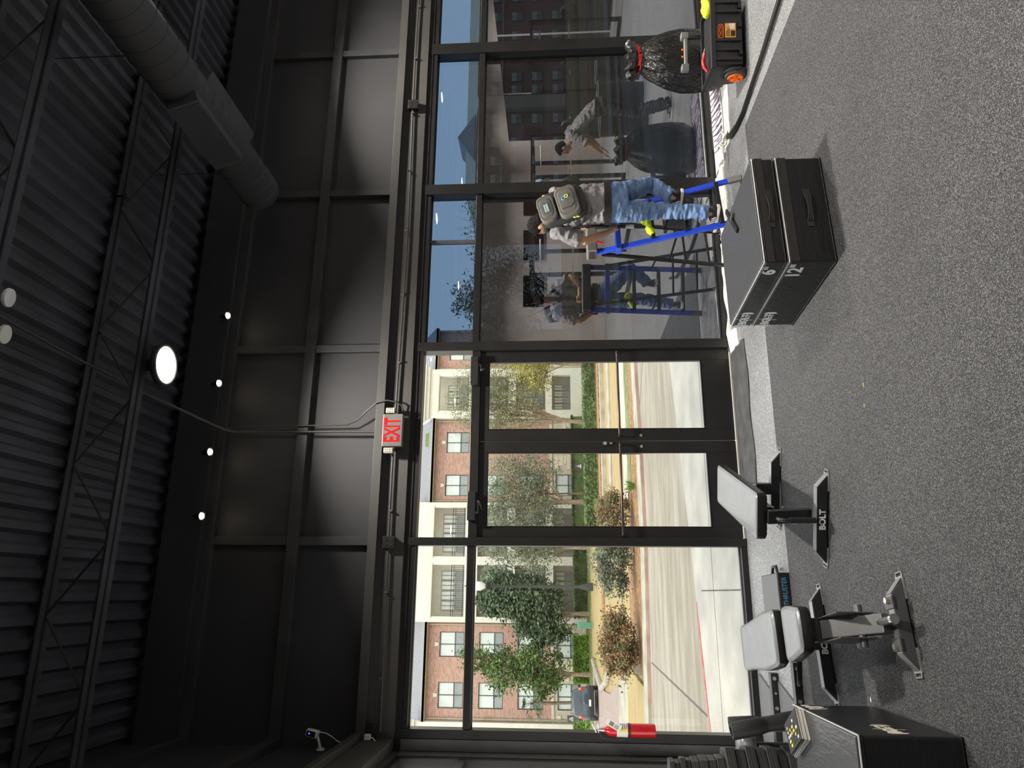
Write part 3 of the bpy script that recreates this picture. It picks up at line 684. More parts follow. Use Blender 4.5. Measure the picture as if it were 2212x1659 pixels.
# stone veneer blocks of the ground floor
blk = None; nb = 0; z = G+0.02; row = 0
while z < 2.1:
    hgt = (0.30, 0.24, 0.36)[row % 3]; row += 1
    for (x0, x1, holes) in ((-8.3, -1.98, ((-7.6, -5.8), (-4.35, -2.55))), (6.28, 12.55, ((6.72, 8.45), (9.9, 11.7))), (16.42, 19.78, ((17.2, 18.8),))):
        x = x0
        while x < x1-0.1:
            L = rnd.uniform(0.42, 0.85); x2 = min(x+L, x1)
            if not any(a-0.05 < x2 and x < b+0.05 and 0.25 < z+hgt/2 < 2.0 for a, b in holes) and nb < 290 and z+hgt < 2.2:
                if blk is None:
                    blk = MB().box(-0.5, 0.5, -0.05, 0.0, -0.5, 0.5).build('stone_block', 'stone', bt, local=True)
                    ob = blk
                else:
                    ob = blk.copy(); col.objects.link(ob)
                ob.location = ((x+x2)/2-6, rnd.uniform(-0.03, 0), z+hgt/2-G); ob.scale = (x2-x-0.025, 1, hgt-0.025); nb += 1
            x = x2
    z += hgt
def railing(x0, x1, y, z0, z1, par):
    r_ = MB(); r_.box(x0, x1, y-0.02, y+0.02, z1-0.04, z1); r_.box(x0, x1, y-0.02, y+0.02, z0+0.08, z0+0.12); r_.box(x0, x1, y-0.015, y+0.015, z1-0.22, z1-0.19)
    x = x0
    while x < x1: r_.box(x, x+0.022, y-0.011, y+0.011, z0, z1); x += 0.15
    return r_.build('railing', 'iron', par)
def stucco_section(x0, x1, bays, top, cornice=False):
    y = BYF-0.5; b = MB(); zs = ((8.40, 10.68), (5.40, 7.51), (2.64, 4.84), (0.75, 2.15))
    H = [(a, c, z0, z1) for a, c in bays for z0, z1 in zs]
    bwall(x0, x1, y, G, top, H, 'stucco', 'stucco_front')
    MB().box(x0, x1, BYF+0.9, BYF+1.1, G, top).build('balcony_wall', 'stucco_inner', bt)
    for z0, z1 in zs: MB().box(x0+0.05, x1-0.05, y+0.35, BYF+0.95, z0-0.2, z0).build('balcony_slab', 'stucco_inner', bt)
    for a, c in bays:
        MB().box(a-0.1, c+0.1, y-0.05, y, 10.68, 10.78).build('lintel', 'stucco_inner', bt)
        for i, (z0, z1) in enumerate(zs):
            n = 4 if c-a > 2.5 else 2; wd = (c-a-0.7)/n
            for k in range(n):
                xa = a+0.35+k*wd
                bwin(xa+0.08, xa+wd-0.08, z0+0.05 if i < 3 else 0.85, z1-0.5 if i < 3 else 1.95, BYF+0.85, bt, split=0.55, frame='win_trim')
            if i < 3: railing(a, c, y+0.08, z0, z0+0.95, bt)
    if cornice:
        for k, (dz_, dy) in enumerate(((0, 0.15), (0.25, 0.3), (0.5, 0.45))):
            MB().box(x0-dy, x1+dy, y-dy, y, top-0.1+dz_, top+0.16+dz_).build('cornice', 'stucco', bt)
    else: MB().box(x0-0.08, x1+0.08, y-0.08, y+0.5, top, top+0.15).build('parapet_cap', 'stucco', bt)
stucco_section(-1.98, 6.28, ((-1.60, 1.88), (2.46, 5.90)), 12.6)
stucco_section(12.55, 16.42, ((13.15, 15.85),), 11.5, cornice=True)
stucco_section(-15.0, -8.3, ((-14.4, -12.2), (-11.4, -9.0)), 11.6, cornice=True)
MB().box(-15, 19.4, BYF+14, BYF+15, G, 13).build('rear_wall', 'brick', bt)
MB().box(-1.9, 6.2, BYF+1.1, BYF+10, 11, 12.5).build('flat_roof', 'shingle', bt)
MB().box(12.6, 16.4, BYF+1.1, BYF+10, 10.6, 11.5).build('flat_roof', 'shingle', bt)
MB().prism([(-14.9, BYF+1, 11.5), (-14.9, BYF+9, 15), (-14.9, BYF+9, 14.8), (-14.9, BYF+1, 11.3)], (6.6, 0, 0)).build('shingle_roof', 'shingle', bt)

# distant hotel, seen through the filmed glass
ht = thing('hotel_building', 'large brown brick hotel far off behind the filmed glass panes', 'building', (84, 92, G))
hb = MB().box(61, 130, 92, 110, G, 14.4).build('brick_wall', 'hotel_brick', ht)
MB().box(61, 130, 91.7, 110, 14.4, 16.0).build('parapet', 'stucco_inner', ht)
MB().prism([(66.5, 91.2, 14.6), (75, 91.2, 14.6), (70.7, 91.2, 17.4)], (0, 6, 0)).build('gable', 'shingle', ht)
MB().box(75.8, 78.2, 91.0, 92, G, 14.4).build('pilaster', 'stucco_inner', ht)
MB().box(61, 130, 91.85, 92, 10.2, 10.5).build('string_course', 'stucco_inner', ht)
wsrc = None
for x in (62.2, 65.6, 69.0, 73.4, 79.0, 81.6, 86.0, 90.0, 94.0, 98.0, 103.0, 108.0):
    for z in (12.1, 8.8, 5.4, 2.0):
        if wsrc is None:
            wsrc = MB().box(-0.95, 0.95, -0.12, 0.0, -1.0, 0.95).build('window', 'win_frame', ht, local=True)
            for a, b in ((-0.85, -0.04), (0.04, 0.85)):
                MB().box(a, b, -0.16, -0.12, 0.0, 0.85).build('pane', 'win_pane', wsrc, local=True); MB().box(a, b, -0.16, -0.12, -0.9, -0.06).build('pane', 'win_screen', wsrc, local=True)
            ob = wsrc
        else: ob = copy_tree(wsrc, parent=ht)
        ob.location = (x+0.95-84, 0, z-0.85-G)

# ---------------------------------------------------------------- plants
def leaves(blobs, count, size, asp=1.7, seed=1):
    rg = random.Random(seed); b = MB(); tot = sum(q[1]*q[2]*q[3] for q in blobs)
    for c, rx, ry, rz in blobs:
        n = int(count*rx*ry*rz/tot); cl = []
        for _ in range(max(45, int(34*(rx*ry*rz)**0.5))):
            d_ = V((rg.gauss(0, 1), rg.gauss(0, 1), rg.gauss(0, 1))).normalized(); k = rg.uniform(0.15, 1.0)**0.45
            cl.append((V(c)+V((d_.x*rx*k, d_.y*ry*k, d_.z*rz*k)), rg.uniform(0.10, 0.24)))
        for _ in range(n):
            q, sg = rg.choice(cl); p = q+V((rg.gauss(0, sg*rx), rg.gauss(0, sg*ry), rg.gauss(0, sg*rz)))
            if p.z < -0.1: continue
            a = V((rg.gauss(0, 1), rg.gauss(0, 1), rg.gauss(0, 0.7))).normalized(); e_ = a.orthogonal().normalized()
            s = size*rg.uniform(0.6, 1.3)
            b.add([p-a*s*asp/2, p+e_*s/2, p+a*s*asp/2, p-e_*s/2], [(0, 1, 2, 3)])
    return b
def tree(name, label, base, trunk, blobs, leafm, count, size, seed=1, cat='tree', limbs=6, r=0.16, twigs=0, group=None):
    rg = random.Random(seed); t = thing(name, label, cat, base, group=group)
    b = MB(); pts = [V(base)]+[V(p) for p in trunk]; n = len(pts)
    b.tube(pts, [r*(1-0.55*i/(n-1)) for i in range(n)], 8)
    for c, rx, ry, rz in blobs:
        for k in range(limbs):
            tgt = V(c)+V((rg.uniform(-0.75, 0.75)*rx, rg.uniform(-0.75, 0.75)*ry, rg.uniform(-0.5, 0.85)*rz))
            s0 = pts[-1] if rg.random() < 0.7 else pts[-2]; mid = (s0+tgt)/2+V((rg.uniform(-0.2, 0.2), rg.uniform(-0.2, 0.2), 0.15*rz))
            b.tube([s0, mid, tgt], [r*0.36, r*0.22, r*0.06], 6)
            for q in range(twigs):
                tt = tgt+V((rg.uniform(-0.4, 0.4)*rx, rg.uniform(-0.4, 0.4)*ry, rg.uniform(-0.2, 0.6)*rz)); b.tube([mid.lerp(tgt, rg.random()), tt], [r*0.10, r*0.03], 4)
    b.build('trunk', 'bark', t, smooth=60)
    f = leaves(blobs, count, size, seed=seed).build('foliage', leafm, t); f['kind'] = 'stuff'
    return t
tree('oak_tree', 'grey-green branching oak with a forked trunk, seen through the left door leaf', (5.74, 40, G), [(5.75, 40, 1.4), (5.6, 40, 2.4)],
     [((7.0, 40, 4.9), 1.9, 1.5, 2.1), ((4.9, 40, 4.2), 1.4, 1.5, 2.6), ((7.9, 40, 2.9), 1.2, 1.2, 1.3)], 'leaf_grey', 11000, 0.09, 3, twigs=1, r=0.19, limbs=4)
tree('young_tree', 'slender young tree beside the oak behind the left door leaf', (6.43, 41, G), [(6.45, 41, 1.2), (6.4, 41, 2.4)], [((6.4, 41, 3.2), 0.8, 0.8, 1.0)], 'leaf_grey', 500, 0.14, 4, r=0.08)
tree('live_oak', 'pale olive live oak with a leaning forked trunk, seen through the right door leaf', (11.1, 40, G), [(11.2, 40, 1.0), (11.5, 40, 2.0)],
     [((12.4, 40, 4.6), 2.0, 1.4, 2.0), ((14.4, 40, 6.2), 1.9, 1.4, 2.2), ((11.3, 40, 6.4), 1.5, 1.2, 2.2), ((13.0, 40, 8.2), 1.6, 1.2, 1.4)], 'leaf_olive', 11000, 0.085, 5, twigs=2, r=0.17, limbs=4)
tree('yellow_tree', 'yellow-green tree at the right edge of the door glass', (14.9, 39, G), [(14.9, 39, 1.2), (15.0, 39, 2.2)], [((15.1, 39, 3.6), 1.5, 1.2, 1.6), ((13.9, 39, 3.0), 0.9, 1.0, 1.0)], 'leaf_yellow', 5500, 0.085, 6, twigs=1, r=0.11, limbs=4)
tree('magnolia_tree', 'dense dark green evergreen tree beside the lamp post in the left window', (-1.2, 39.5, G), [(-1.2, 39.5, 0.8), (-1.1, 39.5, 1.8)],
     [((-0.9, 39.5, 3.2), 1.9, 1.6, 1.7), ((0.0, 39.5, 5.2), 1.5, 1.4, 1.5), ((-2.2, 39.5, 2.4), 0.9, 1.0, 1.2), ((-0.4, 39.5, 6.2), 0.9, 0.9, 0.8)], 'leaf_dark', 17000, 0.14, 7)
tree('maple_tree', 'mid green leafy tree right of the palm in the left window', (-4.7, 39.5, G), [(-4.7, 39.5, 0.9), (-4.6, 39.5, 1.7)],
     [((-4.3, 39.5, 3.2), 1.4, 1.2, 1.7), ((-4.5, 39.5, 5.2), 1.3, 1.2, 1.4), ((-5.3, 39.5, 2.6), 0.9, 1.0, 1.0), ((-4.0, 39.5, 6.8), 0.8, 0.8, 1.2)], 'leaf_hedge', 6500, 0.12, 8)
tree('small_oak', 'grey-green tree crown at the right edge of the left window', (2.7, 38, G), [(2.7, 38, 1.2), (2.75, 38, 2.2)],
     [((2.9, 38, 4.8), 1.3, 1.2, 2.0), ((2.2, 38, 3.0), 1.0, 1.0, 1.3), ((3.2, 38, 2.6), 0.9, 1.0, 1.2)], 'leaf_grey', 5500, 0.085, 9, twigs=2, r=0.12)
tree('shade_tree', 'dark tree crown seen through the filmed glass beside the doors', (15.9, 30, G), [(15.9, 30, 1.2), (15.9, 30, 2.4)],
     [((16.0, 30, 4.6), 2.0, 1.8, 2.2), ((14.2, 30, 4.8), 1.5, 1.4, 1.8), ((18.4, 30, 4.9), 1.6, 1.4, 1.6), ((16.0, 30, 6.6), 1.3, 1.2, 1.1)], 'leaf_dark', 6500, 0.13, 10, twigs=3)
tree('bare_tree', 'thin twiggy tree behind the man, seen through the filmed glass', (21.2, 30.5, G), [(21.2, 30.5, 1.5), (21.2, 30.5, 3.2)], [((21.2, 30.5, 5.4), 1.4, 1.2, 1.7)], 'leaf_dark', 900, 0.11, 11, twigs=5, r=0.1)
tree('berry_bush', 'reddish brown twiggy bush by the curb in the left window', (-1.1, 11.0, G), [(-1.1, 11.0, 0.05), (-1.1, 11.0, 0.12)],
     [((-1.1, 11.0, 0.38), 0.75, 0.5, 0.42)], 'leaf_red', 6500, 0.045, 12, cat='bush', limbs=26, r=0.03, twigs=3)
tree('curb_bush', 'grey-green leafy bush by the curb right of the lamp post', (0.7, 11.6, G), [(0.7, 11.6, 0.05), (0.7, 11.6, 0.12)],
     [((0.85, 11.6, 0.40), 0.85, 0.5, 0.5)], 'leaf_grey', 6000, 0.045, 13, cat='bush', limbs=18, r=0.025, twigs=2)
tree('door_bush', 'low mixed bush at the curb in front of the left door leaf', (1.9, 11.6, G), [(1.9, 11.6, 0.05), (1.9, 11.6, 0.12)],
     [((1.95, 11.6, 0.35), 0.55, 0.45, 0.45)], 'leaf_red', 4200, 0.045, 14, cat='bush', limbs=16, r=0.02, twigs=2)
t = thing('grass_tuft', 'bright green tuft of strappy grass at the curb behind the left door leaf', 'grass', (2.52, 10.5, G))
b = MB(); rg = random.Random(4)
for k in range(60):
    a = rg.uniform(0, 6.28); l_ = rg.uniform(0.12, 0.26); p = V((2.52+rg.uniform(-0.08, 0.08), 10.5+rg.uniform(-0.05, 0.05), G)); d_ = V((math.cos(a), math.sin(a), 0)); s_ = V((-d_.y, d_.x, 0))*0.008
    b.add([p-s_, p+s_, p+d_*l_*0.4+V((0, 0, l_))+s_, p+d_*l_*0.4+V((0, 0, l_))-s_, p+d_*l_*0.9+V((0, 0, l_*0.9))], [(0, 1, 2, 3), (3, 2, 4)])
f = b.build('blade_cluster', 'leaf_bright', t); f['kind'] = 'stuff'
def hedge(label, x0, x1, y0, y1, z1, m, seed, n):
    t = thing('hedge', label, 'hedge', ((x0+x1)/2, (y0+y1)/2, G), group='clipped hedges outside')
    MB().box(x0+0.08, x1-0.08, y0+0.08, y1-0.08, G, z1-0.08).build('hedge_core', 'leaf_hedge', t)
    rg = random.Random(seed); b = MB()
    for _ in range(n):
        p = V((rg.uniform(x0, x1), rg.choice((y0, y0, y1)) if rg.random() < 0.6 else rg.uniform(y0, y1), rg.uniform(G, z1)))
        if y0 < p.y < y1: p.z = z1-rg.uniform(0, 0.08)
        a = V((rg.gauss(0, 1), rg.gauss(0, 1), rg.gauss(0, 1))).normalized(); e_ = a.orthogonal(); s = rg.uniform(0.05, 0.10)
        b.add([p-a*s, p+e_*s*0.6, p+a*s, p-e_*s*0.6], [(0, 1, 2, 3)])
    f = b.build('hedge_leaves', m, t); f['kind'] = 'stuff'
hedge('long clipped hedge behind the lawn, seen through both doors', 3.0, 19, 26.8, 27.8, 0.48, 'leaf_hedge', 1, 6500)
hedge('bright clipped hedge against the ground floor between the two trees', -5.6, -2.6, 42.6, 43.6, 0.85, 'leaf_bright', 2, 2200)
hedge('dark ground-floor shrubs along the brick wall behind the doors', 4.5, 12.4, 43.2, 44.2, 0.75, 'leaf_hedge', 3, 6500)
hedge('low shrubs by the wall behind the lamp post', -1.6, 3.6, 42.8, 43.7, 0.75, 'leaf_hedge', 4, 2400)
hedge('clipped shrubs at the far left beside the parked car', -9.5, -7.3, 43, 44, 0.9, 'leaf_bright', 5, 1500)
# palm
t = thing('palm_tree', 'shaggy palm tree with a thin trunk behind the parked car', 'palm', (-6.5, 41, G))
MB().tube([(-6.5, 41, G), (-6.5, 41, 1.2), (-6.55, 41, 2.4), (-6.55, 41, 3.4)], [0.12, 0.10, 0.10, 0.12], 8).build('trunk', 'bark', t, smooth=60)
rg = random.Random(5)
for k in range(26):
    a = rg.uniform(0, 6.28); el = rg.uniform(-0.7, 0.9); c0 = V((-6.55, 41, 3.4)); d_ = V((math.cos(a)*math.cos(el), math.sin(a)*math.cos(el), math.sin(el)))
    s_ = d_.cross(V((0, 0, 1))).normalized(); b = MB(); tip = c0+d_*0.65
    for j in range(9):
        q = (j-4)/4*1.1; dd = (d_*math.cos(q)+s_*math.sin(q)); e2 = tip+dd*0.55+V((0, 0, -0.18)); sd = dd.cross(V((0, 0, 1))).normalized()*0.03
        b.add([tip, tip+dd*0.3+sd, e2, tip+dd*0.3-sd], [(0, 1, 2, 3)])
    b.bar(c0, tip, 0.02, 0.02); b.build('frond', 'leaf_dark', t)

# ---------------------------------------------------------------- street furniture and car
t = thing('street_lamp', 'black street lamp post with a clear lantern in the left window', 'street lamp', (0.36, 34, G))
MB().lathe([(0.0, 0), (0.22, 0), (0.22, 0.3), (0.13, 0.6), (0.085, 0.8), (0.075, 5.6), (0.10, 5.7), (0.0, 5.7)], (0.36, 34, G), n=16).build('post', 'iron', t, smooth=50)
MB().lathe([(0.0, 5.62), (0.20, 5.75), (0.23, 5.9), (0.10, 5.96), (0, 5.96)], (0.36, 34, G), n=16).build('collar', 'iron', t, smooth=50)
MB().lathe([(0.10, 5.95), (0.24, 6.2), (0.26, 6.45), (0.14, 6.75), (0.0, 6.76)], (0.36, 34, G), n=16).build('lantern_globe', 'lantern', t, smooth=60)
MB().lathe([(0.16, 6.72), (0.18, 6.78), (0.06, 6.9), (0.03, 7.1), (0.0, 7.15)], (0.36, 34, G), n=12).build('finial', 'iron', t, smooth=60)
for (x, y, z0, z1, w_, lb) in ((5.9, 27.2, 0.55, 0.92, 0.28, 'small black parking sign above the hedge behind the left door leaf'), (-7.58, 42, 0.88, 1.32, 0.42, 'small black sign beside the roof of the parked car')):
    t = thing('notice_sign', lb, 'sign', (x, y, G), group='small black outdoor signs')
    MB().box(x-0.025, x+0.025, y, y+0.04, G, z1).build('sign_post', 'iron', t)
    MB().box(x-w_/2, x+w_/2, y-0.02, y, z0, z1).build('sign_board', 'iron', t, bevel=0.01)
    for k in range(3): MB().box(x-w_*0.32+0.04*k, x+w_*0.32-0.03*k, y-0.025, y-0.02, z0+0.08+k*0.085, z0+0.12+k*0.085).build('sign_line', 'print_white', t)
t = thing('utility_cabinet', 'small green utility cabinet near the dark evergreen tree', 'cabinet', (-1.74, 36, G))
MB().box(-1.90, -1.58, 35.8, 36.2, G, 0.73).build('cabinet_body', 'util_green', t, bevel=0.02)
for k in range(5): MB().box(-1.88+k*0.06, -1.845+k*0.06, 35.785, 35.8, 0.0, 0.62).build('cabinet_rib', 'util_green', t)
# car, rear towards us
cx, cy = -5.28, 31.0
t = thing('parked_car', 'dark blue-grey sport utility vehicle parked with its rear facing the window', 'car', (cx, cy+2, G))
z0 = G
def crs(y, zl, zt, hw, hwt, zb):  # body section ring
    return [V((cx+s*wd, cy+y, z0+z)) for s, wd, z in ((-1, hw*0.92, zl), (-1, hw, zl+0.15), (-1, hw, zb), (-1, hwt, zt-0.06), (-1, hwt*0.85, zt), (1, hwt*0.85, zt), (1, hwt, zt-0.06), (1, hw, zb), (1, hw, zl+0.15), (1, hw*0.92, zl))]
MB().loft([crs(0.0, 0.36, 0.95, 0.72, 0.70, 0.80), crs(0.06, 0.32, 1.42, 0.80, 0.60, 0.86), crs(0.35, 0.30, 1.50, 0.82, 0.62, 0.88), crs(2.2, 0.30, 1.50, 0.82, 0.62, 0.90), crs(3.0, 0.30, 1.05, 0.82, 0.72, 0.90), crs(4.1, 0.34, 0.92, 0.76, 0.66, 0.8)]).build('car_body', 'car_paint', t, smooth=50, bevel=0.03)
MB().prism([(cx-0.58, cy-0.005, z0+0.92), (cx+0.58, cy-0.005, z0+0.92), (cx+0.50, cy+0.025, z0+1.36), (cx-0.50, cy+0.025, z0+1.36)], (0, 0.03, 0)).build('rear_window', 'car_glass', t)
bp_ = MB().box(cx-0.82, cx+0.82, cy-0.10, cy+0.2, z0+0.24, z0+0.52).build('rear_bumper', 'car_plastic', t, bevel=0.04)
MB().box(cx-0.16, cx+0.16, cy-0.115, cy-0.10, z0+0.42, z0+0.54).build('licence_plate', 'label_white', t)
for s in (-1, 1):
    tl = MB().box(cx+s*0.70-0.07, cx+s*0.70+0.07, cy-0.03, cy+0.12, z0+0.80, z0+0.98).build('tail_lamp', 'tail_red', t, bevel=0.02)
    MB().box(cx+s*0.69-0.06, cx+s*0.69+0.06, cy-0.03, cy+0.12, z0+0.99, z0+1.10).build('indicator_lens', 'tail_amber', tl, bevel=0.015)
    for y in (0.75, 3.3):
        wh = MB().cyl((cx+s*0.66, cy+y, z0+0.33), (cx+s*0.86, cy+y, z0+0.33), 0.33, n=20).build('wheel', 'tyre', t, smooth=40)
        MB().cyl((cx+s*0.80, cy+y, z0+0.33), (cx+s*0.87, cy+y, z0+0.33), 0.19, n=16).build('rim', 'steel_grey', wh, smooth=40)
    MB().bar((cx+s*0.55, cy+0.5, z0+1.56), (cx+s*0.55, cy+2.1, z0+1.56), 0.03, 0.03).build('roof_rail', 'car_plastic', t)
    MB().box(cx+s*0.88-0.08, cx+s*0.88+0.08, cy+2.6, cy+2.75, z0+0.92, z0+1.06).build('wing_mirror', 'car_plastic', t, bevel=0.02)
MB().bar((cx-0.1, cy-0.02, z0+0.95), (cx+0.3, cy-0.03, z0+1.02), 0.012, 0.012).build('wiper', 'car_plastic', t)
MB().box(cx-0.05, cx+0.05, cy-0.02, cy, z0+0.80, z0+0.84).build('badge', 'chrome', t)
t.location.x -= 0.12; t.rotation_euler = (0, 0, R(7.5)); t.scale = (0.92, 1.0, 0.86)

# ================================================================ THINGS ON THE GYM FLOOR
FZ = 0.006
def logo(par, m, mtx, L=0.17, nm='logo'):
    # lettering across a barbell with round plates at both ends
    lt = text('BOLT', L*0.42, m, par, mtx, name=nm, sx=0.82, bold=0.004)
    b = MB()
    for s in (-1, 1):
        for k, (dx, hh) in enumerate(((0.50, 0.20), (0.57, 0.15))):
            n = 14; b.prism([mtx@V((s*L*dx+0.045*L*math.cos(q), L*hh*math.sin(q)*1.3, 0.0006)) for q in [2*math.pi*i/n for i in range(n)]], (mtx.to_3x3()@V((0, 0, 1)))*0.0006)
    b.prism([mtx@V(p) for p in ((-L*0.5, -0.004, 0.0013), (L*0.5, -0.004, 0.0013), (L*0.5, 0.004, 0.0013), (-L*0.5, 0.004, 0.0013))], (mtx.to_3x3()@V((0, 0, 1)))*0.0004)
    b.prism([mtx@V(p) for p in ((-L*0.06, -L*0.36, 0.0006), (-L*0.03, -L*0.36, 0.0006), (L*0.06, L*0.36, 0.0006), (L*0.03, L*0.36, 0.0006))], (mtx.to_3x3()@V((0, 0, 1)))*0.0004)
    b.build('logo_barbell', m, par)
def plyo(label, O, rz, sx, sy, z0, h, num, face, inkm, band=True, logo_pos=None, num_pos=None):
    t = thing('plyo_box', label, 'plyo box', (O[0], O[1], z0), rz, group='soft black plyo boxes')
    W = WM[t]; ex, ey = W.to_3x3()@V((1, 0, 0)), W.to_3x3()@V((0, 1, 0)); o_ = V((O[0], O[1], z0)); zz = V((0, 0, 1))
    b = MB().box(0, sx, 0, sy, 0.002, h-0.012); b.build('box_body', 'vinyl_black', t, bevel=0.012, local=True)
    MB().box(0.004, sx-0.004, 0.004, sy-0.004, h-0.014, h-0.001).build('top_panel', 'vinyl_top_sheen', t, bevel=0.006, local=True)
    for zz_, mm in ((h-0.012, 'piping_white'), (h-0.026, 'vinyl_black'), (0.010, 'vinyl_black')):
        q = MB(); r_ = 0.0045
        P = [(0, 0), (sx, 0), (sx, sy), (0, sy), (0, 0)]
        for a, c in zip(P[:-1], P[1:]): q.cyl((a[0], a[1], zz_), (c[0], c[1], zz_), r_, n=6)
        q.build('piping', mm, t, smooth=60, local=True)
    if band: MB().box(0.0, sx, -0.0045, 0.0, h-0.075, h-0.03).build('fastener_band', 'webbing', t, local=True)
    zc = h*0.50 if not band else h*0.42
    hx = sx*0.5
    hb = MB(); hw = 0.14
    hb.box(hx-hw, hx-hw+0.055, -0.006, 0.0, zc-0.02, zc+0.02); hb.box(hx+hw-0.055, hx+hw, -0.006, 0.0, zc-0.02, zc+0.02)
    for k in range(3):
        dz = (k-1)*0.010
        hb.tube([(hx-hw+0.04, -0.008, zc+dz*1.6), (hx-hw*0.4, -0.02, zc+dz), (hx, -0.024, zc+dz*0.8), (hx+hw*0.4, -0.02, zc+dz), (hx+hw-0.04, -0.008, zc+dz*1.6)], 0.007, 6)
    hb.build('handle_strap', 'webbing', t, local=True, smooth=60)
    if face == 'left':
        mk = lambda y, z: basis(-ey, zz, -ex, o_+ey*y+zz*z-ex*0.0015)
    else:
        mk = lambda y, z: basis(ey, zz, ex, o_+ex*(sx+0.0015)+ey*y+zz*z)
    text(num, 0.125, inkm, t, mk(*num_pos), name='number_print', bold=0.004, sx=1.0)
    logo(t, inkm, mk(*logo_pos), 0.19)
    return t
PO, PR = (1.99, -2.83), R(4.5)
plyo('lower plyo box of the stack beside the ladder, printed 12"', PO, PR, 0.78, 0.92, FZ, 0.305, '12"', 'left', 'print_white', logo_pos=(0.81, 0.215), num_pos=(0.115, 0.225), band=True)
plyo('upper plyo box of the stack beside the ladder, printed 6"', PO, PR, 0.78, 0.92, FZ+0.306, 0.152, '6"', 'left', 'print_white', logo_pos=(0.81, 0.070), num_pos=(0.105, 0.082), band=True)
plyo('black plyo box printed 18" in the near left corner with books on it', (-1.345, -3.445), 0, 0.76, 0.90, FZ, 0.457, '18"', 'right', 'print_cream', logo_pos=(0.16, 0.245), num_pos=(0.80, 0.355), band=False)

# books on the near box
def book(label, x, y, z, rz, w_, l_, h_, cover, marks=True):
    t = thing('book', label, 'book', (x, y, z), rz, group='books on the near plyo box')
    MB().box(-w_/2+0.004, w_/2-0.003, -l_/2+0.003, l_/2-0.003, 0.002, h_-0.002).build('page_block', 'label_white', t, local=True)
    cv = MB(); cv.box(-w_/2, w_/2, -l_/2, l_/2, 0, 0.002); cv.box(-w_/2, w_/2, -l_/2, l_/2, h_-0.002, h_); cv.box(-w_/2, -w_/2+0.003, -l_/2, l_/2, 0, h_)
    cv.build('cover', cover, t, local=True)
    if marks:
        rg_ = random.Random(9)
        for i in range(5):
            y_ = -l_*0.38
            while y_ < l_*0.36:
                d_ = rg_.uniform(0.012, 0.03); x_ = -w_*0.36+i*w_*0.15
                MB().box(x_, x_+w_*0.085, y_, y_+d_, h_, h_+0.0008).build('cover_print', rg_.choice(('label_yellow', 'label_white', 'label_black')), t, local=True); y_ += d_+rg_.uniform(0.008, 0.03)
book('pale brown book under the others at the edge of the near plyo box', -0.70, -2.69, FZ+0.4575, R(28), 0.16, 0.24, 0.018, 'print_cream', False)
book('white magazine in the middle of the pile on the near plyo box', -0.703, -2.688, FZ+0.4765, R(31), 0.165, 0.245, 0.012, 'label_white', False)
book('black and yellow book on top of the pile on the near plyo box', -0.70, -2.685, FZ+0.4895, R(29), 0.16, 0.24, 0.014, 'label_black')

# ---------------------------------------------------------------- flat bench
def foot(nm, par, y, L, w_=0.065, h_=0.075, sl=0.075, m='steel_black', loop=True, words=None):
    f = MB(); hl = L/2
    poly = [(-hl, y-w_/2, 0.008), (hl, y-w_/2, 0.008), (hl-sl, y-w_/2, h_), (-hl+sl, y-w_/2, h_)]
    f.prism(poly, (0, w_, 0)); fo = f.build(nm, m, par, local=True, bevel=0.004)
    tp = MB().box(-hl+sl+0.002, hl-sl-0.002, y-w_/2+0.003, y+w_/2-0.003, h_, h_+0.0015).build('lit_top_face', 'steel_light', fo, local=True)  # lighter sheet paints the light falling on top of the foot
    for s in (-1, 1):
        MB().prism([(s*(hl-sl), y-w_/2+0.003, h_+0.001), (s*(hl+0.003), y-w_/2+0.003, 0.010), (s*(hl+0.003), y+w_/2-0.003, 0.010), (s*(hl-sl), y+w_/2-0.003, h_+0.001)], (s*0.002, 0, 0.002)).build('end_plate', 'steel_light', fo, local=True)
        MB().box(min(s*(hl-0.10), s*(hl+0.015)), max(s*(hl-0.10), s*(hl+0.015)), y-w_/2-0.008, y+w_/2+0.008, 0.0, 0.009).build('rubber_pad', 'steel_light', fo, local=True)
        if loop: MB().tube([(s*(hl+0.01), y-w_/2, 0.006), (s*(hl+0.035), y-w_/2, 0.006), (s*(hl+0.035), y+w_/2, 0.006), (s*(hl+0.01), y+w_/2, 0.006)], 0.005, 6).build('foot_loop', 'steel_light', fo, local=True)
    if words:
        Wm = WM[par]; text(words, h_*0.72, 'print_white', fo, Wm@basis((1, 0, 0), (0, 0, 1), (0, -1, 0), (0.0, y-w_/2-0.0012, h_*0.52)), name='brand_print', bold=0.002)
    return fo
